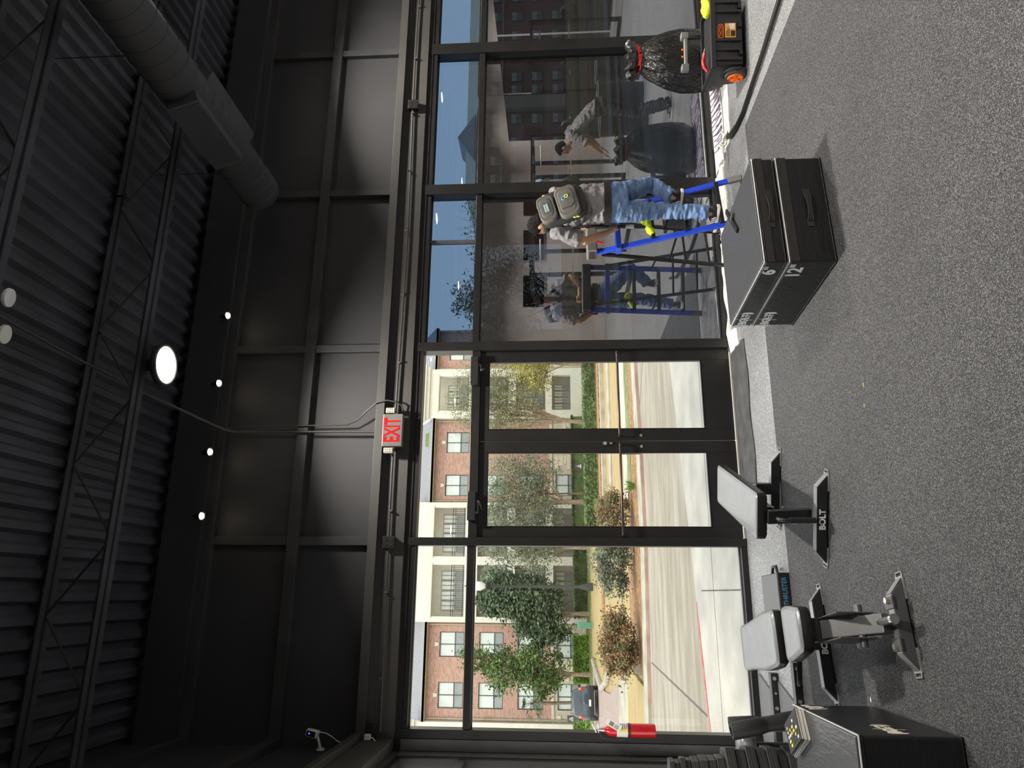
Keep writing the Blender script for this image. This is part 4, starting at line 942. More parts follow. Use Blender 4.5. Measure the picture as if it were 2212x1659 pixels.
def cushion(nm, par, outline, z0, z1, m, side='pad_side', r=0.02):
    # outline: list of (x,y); padded cushion with rounded top edge and dark sides
    cxm = sum(p[0] for p in outline)/len(outline); cym = sum(p[1] for p in outline)/len(outline)
    def sh(k): return [V((cxm+(x-cxm)*(1-k/abs(1e-6+max(abs(q[0]-cxm) for q in outline))), cym+(y-cym)*(1-k/abs(1e-6+max(abs(q[1]-cym) for q in outline))), 0)) for x, y in outline]
    b = MB(); rs = []
    for k, z in ((0.012, z0), (0.0, z0+0.012), (0.0, z1-r), (r*0.12, z1-r*0.5)):
        rs.append([p+V((0, 0, z)) for p in sh(k)])
    b.loft(rs); o = b.build(nm, side, par, smooth=50, local=True)
    tb = MB(); rs = []
    for k, z in ((r*0.12-0.001, z1-r*0.5), (r*0.35, z1-r*0.15), (r*0.9, z1), (r*3.0, z1+0.002)):
        rs.append([p+V((0, 0, z)) for p in sh(k)])
    tb.loft(rs); tb.build('pad_top', m, o, smooth=60, local=True)
    sm = MB().tube([p+V((0, 0, z1-r*0.5)) for p in sh(r*0.10)]+[sh(r*0.10)[0]+V((0, 0, z1-r*0.5))], 0.0025, 6, cap=False); sm.build('seam_welt', 'steel_grey', o, smooth=170, local=True)
    return o
def roundrect(x0, x1, y0, y1, r, n=5, taper=0.0):
    P = []
    for cx_, cy_, a in ((x1-r, y1-r, 0), (x0+r, y1-r, 90), (x0+r, y0+r, 180), (x1-r, y0+r, 270)):
        for i in range(n+1):
            q = R(a+90*i/n); P.append((cx_+r*math.cos(q), cy_+r*math.sin(q)))
    return P
bn = thing('flat_bench', 'flat workout bench with a grey pad in front of the doors', 'bench', (0.688, -1.564, FZ), R(-19.4))
cushion('pad', bn, roundrect(-0.155, 0.155, -0.575, 0.575, 0.03), 0.365, 0.44, 'pad_vinyl_lit')
foot('front_foot', bn, -0.62, 0.57, words='BOLT')
foot('rear_foot', bn, 0.36, 0.57)
MB().box(-0.045, 0.045, -0.50, 0.45, 0.30, 0.36).build('spine', 'steel_black', bn, local=True, bevel=0.004)
MB().obox((0, -0.55, 0.22), (0.043, 0, 0), (0, 0.028, 0), (0, -0.03, 0.15)).build('front_leg', 'steel_black', bn, local=True, bevel=0.004)
MB().obox((0, 0.36, 0.19), (0.043, 0, 0), (0, 0.03, 0), (0, 0.0, 0.13)).build('rear_leg', 'steel_black', bn, local=True, bevel=0.004)
hd_ = MB().tube([(0.0, -0.585, 0.31), (0.0, -0.64, 0.315), (0.0, -0.665, 0.29), (0.0, -0.67, 0.24), (0.0, -0.67, 0.10)], 0.014, 10).build('lift_handle', 'steel_black', bn, smooth=60, local=True)
MB().cyl((0.0, -0.67, 0.25), (0.0, -0.67, 0.09), 0.019, n=14).build('grip_sleeve', 'foam_black', hd_, smooth=40, local=True)
MB().box(0.02, 0.045, 0.29, 0.33, 0.20, 0.33).build('white_label', 'label_white', bn, local=True)
for s in (-1, 1):
    for z in (0.25, 0.32): MB().cyl((s*0.045, -0.52, z), (s*0.056, -0.52, z), 0.012, n=10).build('bolt', 'bolt_metal', bn, smooth=40, local=True)

# ---------------------------------------------------------------- adjustable bench
ab = thing('adjustable_bench', 'adjustable workout bench with split grey pads in the left foreground', 'bench', (-0.23, -2.40, FZ), R(8.2))
bo = [(-0.135, 0.93), (-0.15, 0.90), (-0.15, 0.72), (-0.16, 0.55), (-0.172, 0.42), (-0.175, 0.30), (-0.165, 0.12), (-0.15, 0.075), (-0.12, 0.065), (0.12, 0.065), (0.15, 0.075), (0.165, 0.12), (0.175, 0.30), (0.172, 0.42), (0.16, 0.55), (0.15, 0.72), (0.15, 0.90), (0.135, 0.93)]
cushion('back_pad', ab, bo[::-1], 0.385, 0.455, 'pad_vinyl_lit', r=0.03)
so_ = [(-0.13, -0.085), (-0.15, -0.10), (-0.15, -0.18), (-0.115, -0.385), (-0.09, -0.405), (0.09, -0.405), (0.115, -0.385), (0.15, -0.18), (0.15, -0.10), (0.13, -0.085)]
cushion('seat_pad', ab, so_, 0.375, 0.45, 'pad_vinyl_lit', r=0.03)
foot('front_foot', ab, -0.70, 0.43, m='steel_grey', loop=True)
foot('rear_foot', ab, 0.48, 0.68, words='BOLT')
MB().bar((0, -0.30, 0.325), (0, -0.70, 0.105), 0.095, 0.075).build('front_beam', 'steel_grey', ab, local=True, bevel=0.006)
MB().box(-0.04, 0.04, -0.36, 0.50, 0.24, 0.31).build('main_beam', 'steel_black', ab, local=True, bevel=0.005)
MB().obox((0, 0.48, 0.16), (0.04, 0, 0), (0, 0.035, 0), (0, 0, 0.10)).build('rear_leg', 'steel_black', ab, local=True, bevel=0.004)
MB().box(-0.06, 0.06, -0.38, -0.05, 0.33, 0.375).build('seat_bracket', 'steel_black', ab, local=True, bevel=0.004)
MB().box(-0.06, 0.06, 0.08, 0.75, 0.35, 0.385).build('back_bracket', 'steel_black', ab, local=True, bevel=0.004)
MB().obox((0, 0.32, 0.32), (0.025, 0, 0), (0, 0.16, 0.035), (0, 0, 0.02)).build('support_strut', 'steel_black', ab, local=True)
for s in (-1, 1):
    MB().box(s*0.062-0.004, s*0.062+0.004, -0.62, -0.30, 0.13, 0.32).build('ladder_plate', 'steel_grey', ab, local=True, bevel=0.003)
    tb = MB().box(s*0.10-0.03, s*0.10+0.03, -0.745, -0.655, 0.075, 0.083).build('mount_plate', 'steel_grey', ab, local=True)
    MB().cyl((s*0.11, -0.70, 0.083), (s*0.11, -0.70, 0.10), 0.017, n=6).build('bolt', 'bolt_metal', ab, local=True)
MB().cyl((-0.105, -0.575, 0.19), (0.105, -0.575, 0.19), 0.02, n=16).build('cross_pin', 'steel_grey', ab, smooth=40, local=True)
hd_ = MB().cyl((0.0, -0.60, 0.145), (0.01, -0.80, 0.115), 0.022, n=16).build('pull_grip', 'steel_grey', ab, smooth=40, local=True)
for a, b in ((0.44, 0.50), (0.93, 1.02)):
    p0, p1 = V((0.0, -0.60, 0.145)), V((0.01, -0.80, 0.115)); MB().cyl(p0.lerp(p1, a), p0.lerp(p1, b), 0.025, n=18).build('chrome_ring', 'chrome', hd_, smooth=40, local=True)
MB().cyl((-0.06, 0.33, 0.24), (-0.26, 0.35, 0.26), 0.016, n=12).build('side_peg', 'steel_black', ab, smooth=40, local=True)

# ---------------------------------------------------------------- step block with lettering
t = thing('step_block', 'low black step block with a white and blue label behind the adjustable bench', 'step block', (-0.10, -1.02, 0.0), R(2))
bx_ = MB().box(-0.26, 0.26, -0.225, 0.225, 0.0, 0.09).build('block_body', 'steel_black', t, local=True, bevel=0.005)
MB().box(-0.252, 0.252, -0.217, 0.217, 0.09, 0.094).build('rubber_top', 'diamond_mat', t, local=True)
W = WM[t]
MB().box(-0.10, 0.005, -0.2275, -0.225, 0.015, 0.075).build('label_plate', 'label_white', t, local=True)
MB().box(0.008, 0.235, -0.2275, -0.225, 0.015, 0.075).build('name_plate', 'label_black', t, local=True)
text('BC', 0.062, 'label_black', t, W@basis((1, 0, 0), (0, 0, 1), (0, -1, 0), (-0.048, -0.2285, 0.045)), bold=0.002)
text('THRUSTER', 0.05, 'label_blue', t, W@basis((1, 0, 0), (0, 0, 1), (0, -1, 0), (0.122, -0.2285, 0.045)), sx=0.86)
MB().tube([(0.26, -0.11, 0.055), (0.315, -0.085, 0.055), (0.315, 0.0, 0.055), (0.26, 0.03, 0.055)], 0.012, 8).build('side_handle', 'steel_black', t, local=True, smooth=60)

# rack base rails and textured mats by the left window
for y0, x1, lb in ((-0.66, -0.60, 'black steel floor rail with bolts nearest the left window'), (-1.27, -0.47, 'black steel floor rail with bolts behind the adjustable bench')):
    t = thing('floor_rail', lb, 'rail', (-0.95, y0, 0), group='bolted black floor rails')
    MB().box(-1.335, x1, y0-0.035, y0+0.035, 0.002, 0.06).build('rail_tube', 'steel_black', t, bevel=0.004)
    for k, x in enumerate((x1-0.04, x1-0.15, x1-0.26, x1-0.42)):
        MB().cyl((x, y0-0.034, 0.034), (x, y0-0.044, 0.034), 0.014 if k % 2 == 0 else 0.010, n=12).build('bolt', 'bolt_metal', t, smooth=40)
for y0, y1, lb in ((-0.62, -0.15, 'grey textured floor mat right under the left window'), (-1.22, -0.71, 'grey textured floor mat between the two floor rails')):
    t = tag(MB().prism([(-1.335, y0, 0.001), (-0.80, y0, 0.001), (-0.66, y1, 0.001), (-1.335, y1, 0.001)], (0, 0, 0.012)).build('textured_mat', 'diamond_mat'), lb, 'mat', 'grey textured floor mats')

# stack of hexagonal rubber weights
hexs = []
z = FZ; k = 0
hs = [0.066]*10+[0.055]*4+[0.036]*4; rr_ = [0.185, 0.18, 0.175, 0.18, 0.17, 0.178, 0.168, 0.172, 0.166, 0.165, 0.115, 0.11, 0.105, 0.10, 0.10, 0.09, 0.085, 0.095]
nm_ = ['bottom', 'second', 'third', 'fourth', 'fifth', 'sixth', 'seventh', 'eighth', 'ninth', 'tenth', 'eleventh', 'twelfth', 'thirteenth', 'fourteenth', 'fifteenth', 'sixteenth', 'seventeenth', 'topmost']
src = None
for i in range(18):
    rz = R(90+rnd.uniform(-10, 10)); x = -1.135+rnd.uniform(-0.012, 0.012); y = -1.60+rnd.uniform(-0.012, 0.012)
    if src is None:
        t = thing('hex_weight', '', 'weight', (0, 0, 0)); WM[t] = Matrix.Identity(4)
        b = MB(); rg_ = []
        for kk, zz in ((0.94, 0.0), (1.0, 0.06), (1.0, 0.94), (0.94, 1.0)): rg_.append([V((kk*math.cos(R(60*q)), kk*math.sin(R(60*q)), zz)) for q in range(6)])
        b.loft(rg_).build('hex_body', 'hex_rubber', t, local=True)
        b = MB()
        for zz in (0.35, 0.68):
            b.loft([[V((1.004*math.cos(R(60*q)), 1.004*math.sin(R(60*q)), z_)) for q in range(6)] for z_ in (zz, zz+0.05)])
        b.build('mould_line', 'steel_grey', t, local=True); src = t; o_ = t
    else: o_ = copy_tree(src)
    o_.location = (x, y, z+0.001); o_.rotation_euler = (0, 0, rz); o_.scale = (rr_[i], rr_[i], hs[i]-0.002); z += hs[i]
    tag(o_, '%s black hexagonal rubber weight of the stack beside the left window, counted from the floor' % nm_[i] if i < 17 else 'topmost small black hexagonal rubber weight of the stack beside the left window', 'weight', 'stacked black hexagonal rubber weights')
# foam rollers leaning behind the near plyo box
for (p0, p1, lb) in (((-0.845, -1.42, 0.065), (-0.885, -1.36, 0.56), 'black foam roller leaning nearest the step block'), ((-0.78, -1.60, 0.065), (-0.885, -1.60, 0.60), 'black foam roller leaning nearest the hexagonal weights')):
    t = thing('foam_roller', lb, 'foam roller', (p0[0], p0[1], 0), group='leaning black foam rollers')
    p0, p1 = V(p0), V(p1); d_ = (p1-p0); L = d_.length
    MB().lathe([(0.0, 0), (0.052, 0.0), (0.055, 0.01), (0.055, L*0.36), (0.047, L*0.5), (0.047, L*0.55), (0.0, L*0.55)], p0, d_, n=20).build('lower_sleeve', 'foam_black', t, smooth=40)
    MB().lathe([(0.0, L*0.54), (0.045, L*0.54), (0.052, L*0.62), (0.056, L*0.64), (0.056, L*0.99), (0.052, L), (0.035, L), (0.034, L-0.03), (0.0, L-0.03)], p0, d_, n=20).build('upper_sleeve', 'foam_black', t, smooth=40)
t = thing('padded_stool', 'small grey padded stool between the foam rollers and the window corner', 'stool', (-1.05, -1.17, 0.0135))
MB().lathe([(0.0, 0.34), (0.10, 0.34), (0.115, 0.36), (0.115, 0.42), (0.09, 0.45), (0.0, 0.455)], (-1.05, -1.17, 0.0135), n=22).build('cushion', 'pad_vinyl_lit', t, smooth=50)
MB().lathe([(0.0, 0), (0.09, 0.0), (0.09, 0.015), (0.03, 0.03), (0.03, 0.34), (0, 0.34)], (-1.05, -1.17, 0.0135), n=16).build('pedestal', 'steel_black', t, smooth=40)

# ---------------------------------------------------------------- stepladder
lw = V((0.967, 0.255, 0)); ll = V((-0.255, 0.967, 0)); FC = V((3.51, -1.037, 0)); RC = V((3.42, -0.20, 0)); zz = V((0, 0, 1))
lad = thing('stepladder', 'blue and black stepladder the man stands on, beside the filmed glass', 'ladder', (3.45, -0.6, 0))
def fr(z, s): return FC+ll*(0.315*z)+lw*(s*(0.262-0.012*z))+zz*z
def rr(z, s): return RC.lerp(FC+ll*0.47, z/1.42)+lw*(s*(0.225-0.01*z))+zz*z
for s in (-1, 1):
    ra = MB().bar(fr(0.10, s), fr(1.36, s), 0.022, 0.06, lw).build('front_rail', 'ladder_blue', lad, bevel=0.004)
    MB().bar(fr(0.10, s)+ll*0.012, fr(1.36, s)+ll*0.012, 0.026, 0.010, lw).build('rail_ridge', 'ladder_blue', ra)
    MB().bar(fr(0.0, s), fr(0.12, s), 0.03, 0.066, lw).build('rubber_foot', 'grey_plastic', lad, bevel=0.004)
    MB().bar(rr(0.02, s), rr(1.30, s), 0.028, 0.034, lw).build('rear_leg', 'ladder_black', lad, bevel=0.003)
    MB().bar(rr(0.0, s), rr(0.04, s), 0.036, 0.044, lw).build('rear_foot', 'grey_plastic', lad)
    MB().bar(fr(0.62, s), rr(0.62, s), 0.006, 0.02).build('spreader', 'ladder_black', lad)
    MB().obox(fr(1.14, s)+ll*0.02, ll*0.03, lw*0.016, zz*0.035).build('hinge_cover', 'steel_grey', lad, bevel=0.004)
for z in (0.25, 0.55, 0.85):
    MB().obox((fr(z-0.018, -1)+fr(z-0.018, 1))/2, ll*0.04, lw*(0.255-0.012*z), zz*0.018).build('step', 'ladder_black', lad, bevel=0.003)
MB().obox((fr(1.15, -1)+fr(1.15, 1))/2, ll*0.045, lw*0.29, zz*0.025).build('top_step', 'ladder_blue', lad, bevel=0.003)
cp = MB(); cc = FC+ll*0.44+zz*1.40; cp.obox(cc, ll*0.075, lw*0.27, zz*0.05); cp.build('top_cap', 'grey_plastic', lad, bevel=0.012)
MB().obox(cc+lw*(-0.272), ll*0.05, lw*0.003, zz*0.028).build('cap_recess', 'pack_dark', lad)
for z in (0.2, 0.45): MB().bar(rr(z, -1), rr(z, 1), 0.02, 0.02).build('rear_brace', 'ladder_black', lad)
MB().obox(rr(0.55, -1)+lw*(-0.0155), (rr(0.66, -1)-rr(0.55, -1)), lw*0.0005, ll*0.01).build('warning_label', 'label_white', lad)

# ---------------------------------------------------------------- floor coverings by the glass
def sheet(name, label, cat, xs, y0f, y1f, m, amp, seed, th=0.012, ny=9, base=0.0):
    rg = random.Random(seed); rows_ = []
    t = thing(name, label, cat, ((xs[0]+xs[-1])/2, (y0f(xs[0])+y1f(xs[0]))/2, base))
    b = MB(); n = len(xs)
    top = []
    for j in range(ny):
        k = j/(ny-1)
        for x in xs:
            y = y0f(x)+(y1f(x)-y0f(x))*k
            hgt = amp*(0.5+0.5*noise.noise(V((x*5, y*16, seed))))*(1 if 0 < j < ny-1 else 0.25)
            top.append(V((x, y, base+th+hgt)))
    bot = [V((p.x, p.y, base+0.0006)) for p in top]; N_ = len(top); fs = []
    for j in range(ny-1):
        for i in range(n-1):
            a = j*n+i; fs.append((a, a+1, a+n+1, a+n)); fs.append((N_+a, N_+a+n, N_+a+n+1, N_+a+1))
    for i in range(n-1):
        fs.append((i, N_+i, N_+i+1, i+1)); a = (ny-1)*n+i; fs.append((a, a+1, N_+a+1, N_+a))
    for j in range(ny-1):
        a = j*n; fs.append((a, a+n, N_+a+n, N_+a)); a = j*n+n-1; fs.append((a, N_+a, N_+a+n, a+n))
    b.add(top+bot, fs)
    b.build('cloth', m, t, smooth=60)
    return t
lin = lambda a, b, n: [a+(b-a)*i/(n-1) for i in range(n)]
sheet('black_dust_sheet', 'long black cloth lying on the floor along the door threshold', 'cloth', lin(0.93, 2.30, 40), lambda x: -0.60+0.02*math.sin(x*9), lambda x: -0.09, 'black_cloth', 0.03, 3, 0.006)
sheet('white_cloth', 'crumpled white cloth strip on the floor under the filmed glass behind the plyo boxes', 'cloth', lin(2.30, 3.52, 40), lambda x: -0.20-0.05*math.sin(x*7)-(0.22 if x < 2.5 else 0.0), lambda x: -0.085, 'sheet_white', 0.05, 5, 0.006)
dsx = lin(3.40, 4.32, 30)
sheet('folded_sheet', 'cream folded sheet on the floor between the ladder and the glass', 'cloth', lin(3.56, 4.28, 26), lambda x: -0.42+0.03*math.sin(x*11), lambda x: -0.10, 'sheet_white', 0.035, 6, 0.012)
ps = sheet('printed_film', 'white protective film with lilac print and black lines on the floor by the hose', 'film', lin(4.33, 5.95, 46), lambda x: -0.72-0.12*math.sin((x-4.3)*1.6), lambda x: -0.10, 'sheet_white', 0.03, 8, 0.006)
q = MB()
for x in lin(4.45, 5.85, 17):
    q.bar((x, -0.56, 0.045), (x+0.12, -0.28, 0.045), 0.05, 0.003)
q.build('lilac_print', 'sheet_lilac', ps)
q = MB()
for x in lin(4.40, 5.9, 24):
    q.tube([(x, -0.62+0.03*math.sin(x*13), 0.047), (x+0.05, -0.42, 0.047), (x+0.12, -0.24+0.03*math.cos(x*9), 0.047)], 0.005, 4)
q.tube([(x, -0.20, 0.045) for x in lin(4.6, 5.9, 10)], 0.006, 4); q.tube([(x, -0.66+0.03*math.sin(x*5), 0.045) for x in lin(4.4, 5.9, 14)], 0.004, 4)
q.build('black_print', 'sheet_ink', ps)
P = [(4.60, -3.0, FZ+0.02), (4.37, -2.45, FZ+0.02), (4.30, -1.95, FZ+0.02), (4.27, -1.6, FZ+0.02), (4.25, -1.3, 0.022), (4.28, -1.0, 0.022), (4.34, -0.80, 0.022), (4.40, -0.70, 0.022), (4.44, -0.62, 0.03)]
t = thing('floor_hose', 'black hose running across the floor from the tool cart to the printed film', 'hose', (4.3, -1.6, 0))
MB().tube(P, 0.019, 10).build('hose_tube', 'hose_black', t, smooth=60)
MB().tube([V(p)+V((0.03, 0.0, 0)) for p in P[5:]], 0.012, 8).build('hose_branch', 'hose_black', t, smooth=60)
t = thing('sheer_wrap', 'crumpled clear plastic wrap at the end of the floor hose', 'plastic wrap', (4.36, -0.72, 0))
rg = random.Random(3); b = MB()
for k in range(14):
    a = V((4.30+rg.uniform(-0.1, 0.16), -0.66+rg.uniform(-0.12, 0.10), rg.uniform(0.03, 0.06))); b.tube([a, a+V((rg.uniform(-0.08, 0.08), rg.uniform(-0.05, 0.05), rg.uniform(-0.01, 0.02)))], 0.012, 6)
b.build('wrap_folds', 'sheet_white', t, smooth=60)

# ================================================================ PEOPLE
def vnoise(ob, amp, fx, fz, seed=0, zfun=None, ridge=0.0, rf=(1, 1, 1)):
    me = ob.data; me.update(); nrm = [v.normal.copy() for v in me.vertices]
    W_ = WM.get(ob, Matrix.Identity(4))
    for v, n in zip(me.vertices, nrm):
        p = v.co; k = 1.0 if zfun is None else zfun((W_@p))
        q = noise.noise(V((p.x*fx+seed, p.y*fx, p.z*fz)))+0.5*noise.noise(V((p.x*fx*2.1, p.y*fx*2.1+seed, p.z*fz*2.1)))
        if ridge:
            g = noise.noise(V((p.x*rf[0]+p.z*rf[2]*0.6+seed, p.y*rf[1], p.z*rf[2]))); g2 = noise.noise(V((p.x*rf[0]*1.7-p.z*rf[2]*0.5, p.y*rf[1]*1.7+seed, p.z*rf[2]*1.6)))
            q = q*0.6+ridge*((1-abs(g)*3.0)+0.6*(1-abs(g2)*3.0))
        v.co = p+n*(amp*k*q)
    me.update(); me.polygons.foreach_set('use_smooth', [True]*len(me.polygons)); return ob
def grip(b, C, A, P, rod=0.018):
    C, A, P = V(C), V(A).normalized(), V(P); W0 = C+P; Pn = (P-A*P.dot(A)).normalized(); b.tube([W0, W0.lerp(C+Pn*0.036, 0.6), C+Pn*0.036], [0.028, 0.027, 0.024], 10); P = (P-A*P.dot(A)).normalized(); Q = A.cross(P); rad = rod+0.010
    for i, ln in enumerate((190, 205, 200, 175)):
        c = C+A*((i-1.5)*0.0205)
        b.tube([c+(P*math.cos(R(a))+Q*math.sin(R(a)))*rad for a in [-15+ln*k/8 for k in range(9)]], [0.0095]*6+[0.0085, 0.008, 0.007], 8)
    c = C-A*0.045
    b.tube([C+P*0.035-A*0.01, c+P*0.030-Q*0.012, c+(P*math.cos(R(-70))+Q*math.sin(R(-70)))*rad, c-A*0.004+(P*math.cos(R(-120))+Q*math.sin(R(-120)))*rad], [0.013, 0.0115, 0.0105, 0.008], 8)
    rot = basis(A, P, Q).to_3x3(); b.ell(C+P*(rad+0.012), 0.045, 0.018, 0.030, rot)
def relaxed(b, W0, H, out, palm):
    # W0 wrist, H direction of the hand, out = thumb side, palm = palm normal
    W0, H, out, palm = V(W0), V(H).normalized(), V(out).normalized(), V(palm).normalized()
    b.ell(W0+H*0.05, 0.040, 0.050, 0.016, basis(out, H, palm).to_3x3())
    for i, ln in enumerate((0.070, 0.080, 0.075, 0.058)):
        p = W0+H*0.088+out*(0.030-0.020*i)
        b.tube([p, p+H*ln*0.45+palm*0.006, p+H*ln*0.8+palm*0.020, p+H*ln*0.95+palm*0.036], [0.0095, 0.009, 0.0085, 0.007], 8)
    p = W0+H*0.025+out*0.032; b.tube([p, p+H*0.03+out*0.022, p+H*0.062+out*0.026+palm*0.012], [0.013, 0.011, 0.0085], 8)
def head(b, hairb, C, F, U, s=1.0):
    F = V(F).normalized(); U = V(U); U = (U-F*U.dot(F)).normalized(); Rr = F.cross(U); C = V(C); rot = basis(Rr, F, U).to_3x3()
    T = lambda x, y, z: C+(Rr*x+F*y+U*z)*s
    b.ell(C, 0.074*s, 0.094*s, 0.112*s, rot); b.ell(T(0, 0.035, -0.055), 0.056*s, 0.058*s, 0.060*s, rot); b.ell(T(0, 0.068, -0.098), 0.022*s, 0.02*s, 0.018*s, rot)
    b.tube([T(0, 0.088, 0.012), T(0, 0.105, -0.015), T(0, 0.115, -0.034), T(0, 0.095, -0.040)], [0.009*s, 0.012*s, 0.015*s, 0.010*s], 8)
    b.tube([T(-0.042, 0.080, 0.022), T(0, 0.094, 0.026), T(0.042, 0.080, 0.022)], 0.009*s, 6)
    b.tube([T(-0.022, 0.088, -0.066), T(0, 0.097, -0.066), T(0.022, 0.088, -0.066)], 0.008*s, 6)
    for q in (-1, 1):
        b.ell(T(q*0.078, -0.008, -0.012), 0.010*s, 0.020*s, 0.032*s, rot); b.ell(T(q*0.028, 0.088, 0.002), 0.012*s, 0.008*s, 0.008*s, rot)
    hairb.ell(T(0, -0.016, 0.022), 0.081*s, 0.092*s, 0.104*s, rot); hairb.ell(T(0, -0.045, -0.02), 0.072*s, 0.055*s, 0.07*s, rot); hairb.ell(T(0, 0.05, 0.085), 0.055*s, 0.04*s, 0.03*s, rot)
    for k in range(40):
        a = rnd.uniform(0, 6.28); el = rnd.uniform(0.1, 1.4); p = T(0.078*math.cos(a)*math.cos(el), -0.016+0.088*math.sin(a)*math.cos(el), 0.022+0.1*math.sin(el)); hairb.ell(p, 0.012, 0.012, 0.012, n=6, m=4)
def shoe(par, ankle, toe_dir, sole_z, Ls=0.285):
    A = V(ankle); d_ = V((toe_dir[0], toe_dir[1], 0)).normalized(); s_ = V((-d_.y, d_.x, 0)); H0 = V((A.x, A.y, sole_z))-d_*0.075
    T = lambda a, b_, z: H0+d_*a+s_*b_+V((0, 0, z))
    prof = [(0.0, 0.026), (0.03, 0.036), (0.10, 0.036), (0.17, 0.046), (0.23, 0.046), (0.27, 0.034), (Ls, 0.012)]
    outl = [T(a, w_, 0) for a, w_ in prof]+[T(a, -w_, 0) for a, w_ in prof[::-1]]
    up_ = MB(); n = 14; rings = []
    for a, w_, h_ in ((0.005, 0.024, 0.085), (0.03, 0.034, 0.100), (0.08, 0.036, 0.098), (0.12, 0.038, 0.082), (0.17, 0.042, 0.062), (0.22, 0.042, 0.050), (0.26, 0.032, 0.042), (0.28, 0.014, 0.034)):
        rings.append([T(a, w_*math.cos(q), 0.024+max(0, math.sin(q))*(h_-0.024)+min(0, math.sin(q))*0.01) for q in [2*math.pi*k/n for k in range(n)]])
    so_ = up_.loft(rings).build('shoe', 'shoe_black', par, smooth=70)
    MB().prism(outl, (0, 0, 0.030)).build('sole', 'sole_white', so_, bevel=0.006)
    for k in range(3):
        a = 0.10+k*0.022
        for q in (-1, 1): MB().bar(T(a, q*0.0405, 0.03), T(a+0.02, q*0.036, 0.068), 0.008, 0.006, d_).build('stripe', 'sole_white', so_)
    MB().tube([T(0.11+0.018*k, 0.02*(-1)**k, 0.093-0.010*k) for k in range(5)], 0.004, 6).build('lace', 'shoe_black', so_)
    return so_
def person(label, base, J, wear):
    t = thing('person', label, 'person', base)
    r_, f_ = V(J['r']).normalized(), V(J['f']).normalized()
    tor = J['torso']; bd = MB(); hb = MB()
    bd.sections([(c, r_*w_*0.90, f_*d_*0.90) for c, w_, d_ in tor])
    nb_ = V(tor[-1][0]); hc = V(J['head'])
    bd.tube([nb_-V((0, 0, 0.05)), nb_.lerp(hc, 0.4), hc], [0.062, 0.056, 0.055], 12)
    head(bd, hb, hc, J['face'], J['up'])
    for s in ('L', 'R'):
        sh, el, wr = V(J['sh'+s]), V(J['el'+s]), V(J['wr'+s])
        bd.tube([sh, sh.lerp(el, 0.5), el, el.lerp(wr, 0.25), el.lerp(wr, 0.6), wr], [0.052, 0.047, 0.041, 0.043, 0.036, 0.027], 12)
        hp, kn, an = V(J['hp'+s]), V(J['kn'+s]), V(J['an'+s])
        bd.tube([hp, hp.lerp(kn, 0.5), kn, kn.lerp(an, 0.3), an, an-V((0, 0, 0.04))], [0.075, 0.062, 0.05, 0.05, 0.034, 0.03], 10)
        J['hand'+s](bd, wr)
    ob = bd.build('body', 'skin', t); remesh(ob, 0.0075, 3)
    hr = hb.build('hair', 'hair', t); remesh(hr, 0.009, 1)
    # shirt
    b = MB(); b.sections([(c, r_*w_*1.03, f_*d_*1.04) for c, w_, d_ in tor[J['shirt0']:]])
    for s in ('L', 'R'):
        sh, el = V(J['sh'+s]), V(J['el'+s]); cm_ = V(tor[-2][0])
        b.tube([cm_.lerp(sh, 0.4), sh, sh.lerp(el, 0.45), sh.lerp(el, J.get('sleeve', 0.82))], [0.09, 0.074, 0.068, 0.072], 14)
    so_ = b.build('shirt', wear['shirt'], t); remesh(so_, 0.009, 6); vnoise(so_, 0.013, 11, 7, 3, ridge=0.75, rf=(9, 9, 13))
    # trousers
    b = MB(); b.sections([(c, r_*w_*1.04, f_*d_*1.05) for c, w_, d_ in tor[:J['shirt0']+1]])
    for s in ('L', 'R'):
        hp, kn, an = V(J['hp'+s]), V(J['kn'+s]), V(J['an'+s]); e_ = an.lerp(kn, 0.02)
        b.tube([hp+V((0, 0, 0.05)), hp.lerp(kn, 0.3), hp.lerp(kn, 0.65), kn, kn.lerp(an, 0.35), kn.lerp(an, 0.75), e_], [0.100, 0.098, 0.082, 0.072, 0.069, 0.062, 0.064], 14)
    jo = b.build('trousers', wear['legs'], t); remesh(jo, 0.009, 5); vnoise(jo, 0.010, 9, 22, 7, zfun=lambda p: 0.5+0.8*max(0, min(1, (1.15-p.z)/0.7)), ridge=0.7, rf=(7, 7, 20))
    c, w_, d_ = tor[J['shirt0']]
    c = V(c); bl = MB(); n = 30
    for z0_, z1_, k in ((-0.040, 0.020, 1.19),):
        ringp = lambda zz_, kk: [c+r_*w_*kk*math.cos(q)+f_*d_*kk*math.sin(q)+V((0, 0, zz_)) for q in [2*math.pi*i/n for i in range(n)]]
        bl.loft([ringp(z0_, k), ringp(z1_, k), ringp(z1_, k-0.06), ringp(z0_, k-0.06), ringp(z0_, k)], cap=False)
    bl.build('belt', 'belt_black', t, smooth=50)
    for s in ('L', 'R'): shoe(t, J['an'+s], J['toe'+s], J['sole'+s])
    return t

